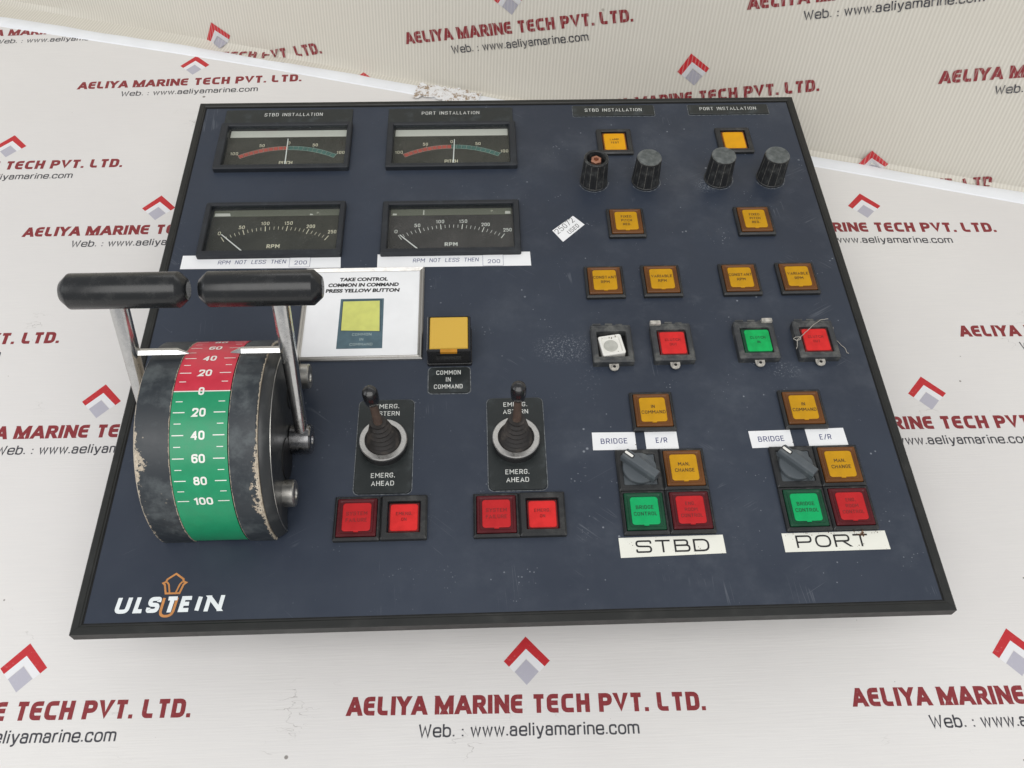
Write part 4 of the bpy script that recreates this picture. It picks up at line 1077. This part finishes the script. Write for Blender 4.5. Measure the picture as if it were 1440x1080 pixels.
# coloured scale
mb = MB(); n = 60
for (a0, a1, m) in ((-1.75, PHI0, 0), (PHI0, 1.80, 1)):
    mb.m = m; prev = None
    for i in range(n + 1):
        a = a0 + (a1 - a0) * i / n; row = [mb.pt(cyl(55.45, RD - .1, a)), mb.pt(cyl(83.35, RD - .1, a))]
        if prev: mb.face((prev[0], prev[1], row[1], row[0]))
        prev = row
sb = mb.build('scale_band', ['scale_red', 'scale_green'], head, smooth=True, label='curved scale, red upper half and green lower half')
mb = MB(); mb.fn = lambda x, y, z: cyl(55.45 + x, RD - .1 + z, PHI0 - y / RD)
AR = DPHI * RD     # arc length per 20
mb.ribbon([(0, 0), (27.9, 0)], .55, .08, caps=False)
for k in range(-10, 11):
    if k == 0: continue
    y = -k * AR / 2; maj = k % 2 == 0
    for x0, x1 in (((1.0, 6.7), (20.9, 26.6)) if maj else ((1.8, 5.2), (22.8, 26.0))): mb.ribbon([(x0, y), (x1, y)], .5 if maj else .42, .08, caps=False)
for k in range(-5, 6):
    t = str(abs(k) * 20); wd = {1: 2.9, 2: 6.6, 3: 9.4}[len(t)]
    y = -k * AR
    center_text(mb, t, 13.7 + (.0 if k else 0), y, wd, 4.5, .90, .11 if k else .16, gap=.30, step=.5, rs=1.7)
mb.build('scale_print', 'white_ink', head)
# side recesses, bolts
def side_cyl(name, mat, u0, u1, v, h, r, parent=None, ch=.6, n=36):
    mb = MB(); prof = [(r, u0), (r, u1 - ch), (r - ch, u1)] if u1 > u0 else [(r - ch, u1), (r, u1 + ch), (r, u0)]
    if name in ('bolt', 'hub'): prof = prof + [(r * .45, u1), (r * .40, u1 - .8)] if u1 > u0 else prof
    mb.lathe(prof, (v, h), n, axis='x'); return mb.build(name, mat, parent or head, smooth=True)
side_cyl('recess', 'pit', 102.7, 103.0, 87, 20, 11.5, ch=.1); side_cyl('recess', 'pit', 102.7, 103.0, 121, 30, 7.5, ch=.1)
side_cyl('bolt', 'steel', 101, 108.4, 68.5, 15.5, 7.2); side_cyl('bolt', 'steel', 101, 109.2, 143.5, 16, 7.2)
side_cyl('bolt', 'steel', 37.5, 30.5, 70, 13, 7.2); side_cyl('bolt', 'steel', 37.5, 30.5, 140, 15, 7.2)
# throttle levers
PHL = PHI0 - 2.12 * DPHI
def lever(side, label):
    s = 1 if side == 'r' else -1
    if s > 0: uh0, uh1, ub, ut, g0, g1 = 103.2, 114.2, 109.2, 109.2, 71.5, 131.0
    else: uh0, uh1, ub, ut, g0, g1 = 36.8, 26.5, 29.0, 29.8, 4.4, 65.4
    rad = lambda r, u, off=0.0: (u, VC - r * math.sin(PHL) + off * math.cos(PHL) * -1, HC + r * math.cos(PHL) - off * math.sin(PHL) * 1)
    mb = MB(); loops = []
    for r, w, t, u in ((-2, 8.0, 6.6, ub), (6, 8.8, 6.8, ub), (18, 8.2, 6.8, ub), (40, 8.2, 7.4, ub), (62, 8.4, 8.2, (ub + ut) / 2), (84, 8.8, 8.6, ut), (90, 8.8, 8.6, ut)):
        c = rad(r, u); L = []
        for a, b in [(.5 * math.copysign(abs(math.cos(R(q))) ** .7, math.cos(R(q))), .5 * math.copysign(abs(math.sin(R(q))) ** .7, math.sin(R(q)))) for q in range(-170, 181, 15)]:
            L.append((c[0] + b * t, c[1] - a * w * math.cos(PHL), c[2] - a * w * math.sin(PHL)))
        loops.append(L)
    mb.loft(loops); arm = mb.build('throttle_lever', 'chrome', panel, smooth=True, label=label)
    mb = MB(); prof = [(8.3, min(uh0, uh1)), (8.3, max(uh0, uh1) - .8 if s > 0 else max(uh0, uh1)), (7.4, max(uh0, uh1)), (3, max(uh0, uh1)), (2.6, max(uh0, uh1) - 1)]
    mb.lathe(prof, (VC, HC), 40, axis='x'); mb.build('hub', 'hubmetal', arm, smooth=True)
    # pointer rod
    r = RD + 2.4; c = rad(r, ub); e1 = 85.5 if s > 0 else 53.0; e2 = 80.0 if s > 0 else 58.6
    mb = MB(); L = []
    for u, w, t, dr in ((ub, 4.2, 3.0, 1.2), (e1, 4.2, 3.0, 1.2), (e2, .5, .8, 0)):
        c = rad(r + dr, u); ll = []
        for a, b in ((-.5, -.2), (-.25, .5), (.25, .5), (.5, -.2), (.2, -.5), (-.2, -.5)):
            ll.append((c[0], c[1] - a * w * math.cos(PHL) - b * t * math.sin(PHL), c[2] - a * w * math.sin(PHL) + b * t * math.cos(PHL)))
        L.append(ll)
    mb.loft(L); mb.build('pointer', 'chrome', arm)
    # grip
    c = rad(94.0, 0); R0 = 8.9
    prof = [(5.0, g0), (5.3, g0 + .15), (R0 - .15, g0 + 4.0), (R0, g0 + 4.5), (R0, g1 - 4.5), (R0 - .15, g1 - 4.0), (5.3, g1 - .15), (5.0, g1)]
    mb = MB(); mb.lathe(prof, (c[1], c[2]), 48, axis='x'); mb.build('grip', 'grip', arm, smooth=True)
    if s < 0: mb = MB(); mb.lathe([(4.4, g1 - .1), (4.4, g1 + .15), (3.9, g1 + .3)], (c[1], c[2]), 32, axis='x') if s < 0 else None
    if s < 0: mb.build('grip_end_disc', 'grip', arm)
lever('l', 'left chrome throttle lever with a black cross grip'); lever('r', 'right chrome throttle lever with a black cross grip')

# ---------------------------------------------------------------- broken threads lying over the last clutch button
def panel_pt(u, v, h): return ex * u + ey * v + ez * h + Vector((0, 0, 69.13))
def thread(pts, label, r=.22):
    mb = MB(); P = []
    for a, b in zip(pts, pts[1:]):
        for i in range(4):
            t = i / 4; j = .12; P.append(tuple(panel_pt(*[a[k] * (1 - t) + b[k] * t + random.uniform(-j, j) for k in range(3)])))
    P.append(tuple(panel_pt(*pts[-1])))
    c = P[0]; mb.tube([tuple(Vector(p) - Vector(c)) for p in P], r, 5)
    o = mb.build('loose_thread', 'thread', None, c, smooth=True); o['label'] = label; o['category'] = 'thread'
    o['group'] = 'broken threads on the panel'
thread([(424.5, 185.8, 6.6), (419.5, 185.0, 6.8), (414.3, 181, 7.3), (409.2, 176.6, 6.6), (404.6, 172.5, 6.3), (401.2, 172.2, 6.3), (399.6, 171.2, 6.2), (401.6, 169.6, 6.3), (404.0, 170.4, 6.6), (404.4, 172.2, 6.5),
        (401.6, 169.8, 6.5), (401.2, 166.0, 5.8), (400.4, 164.2, 5.0)], 'thin grey thread crossing the port CLUTCH OUT button diagonally')
thread([(427.6, 181.5, 3.5), (427.9, 178.9, .8), (426.9, 175.3, .5), (429.4, 172.6, .5), (431.0, 169.3, .5), (432.7, 167.4, .5), (433.2, 163.7, .5), (434.0, 163.2, .5)], 'thin curly grey thread trailing right of the port CLUTCH OUT button')
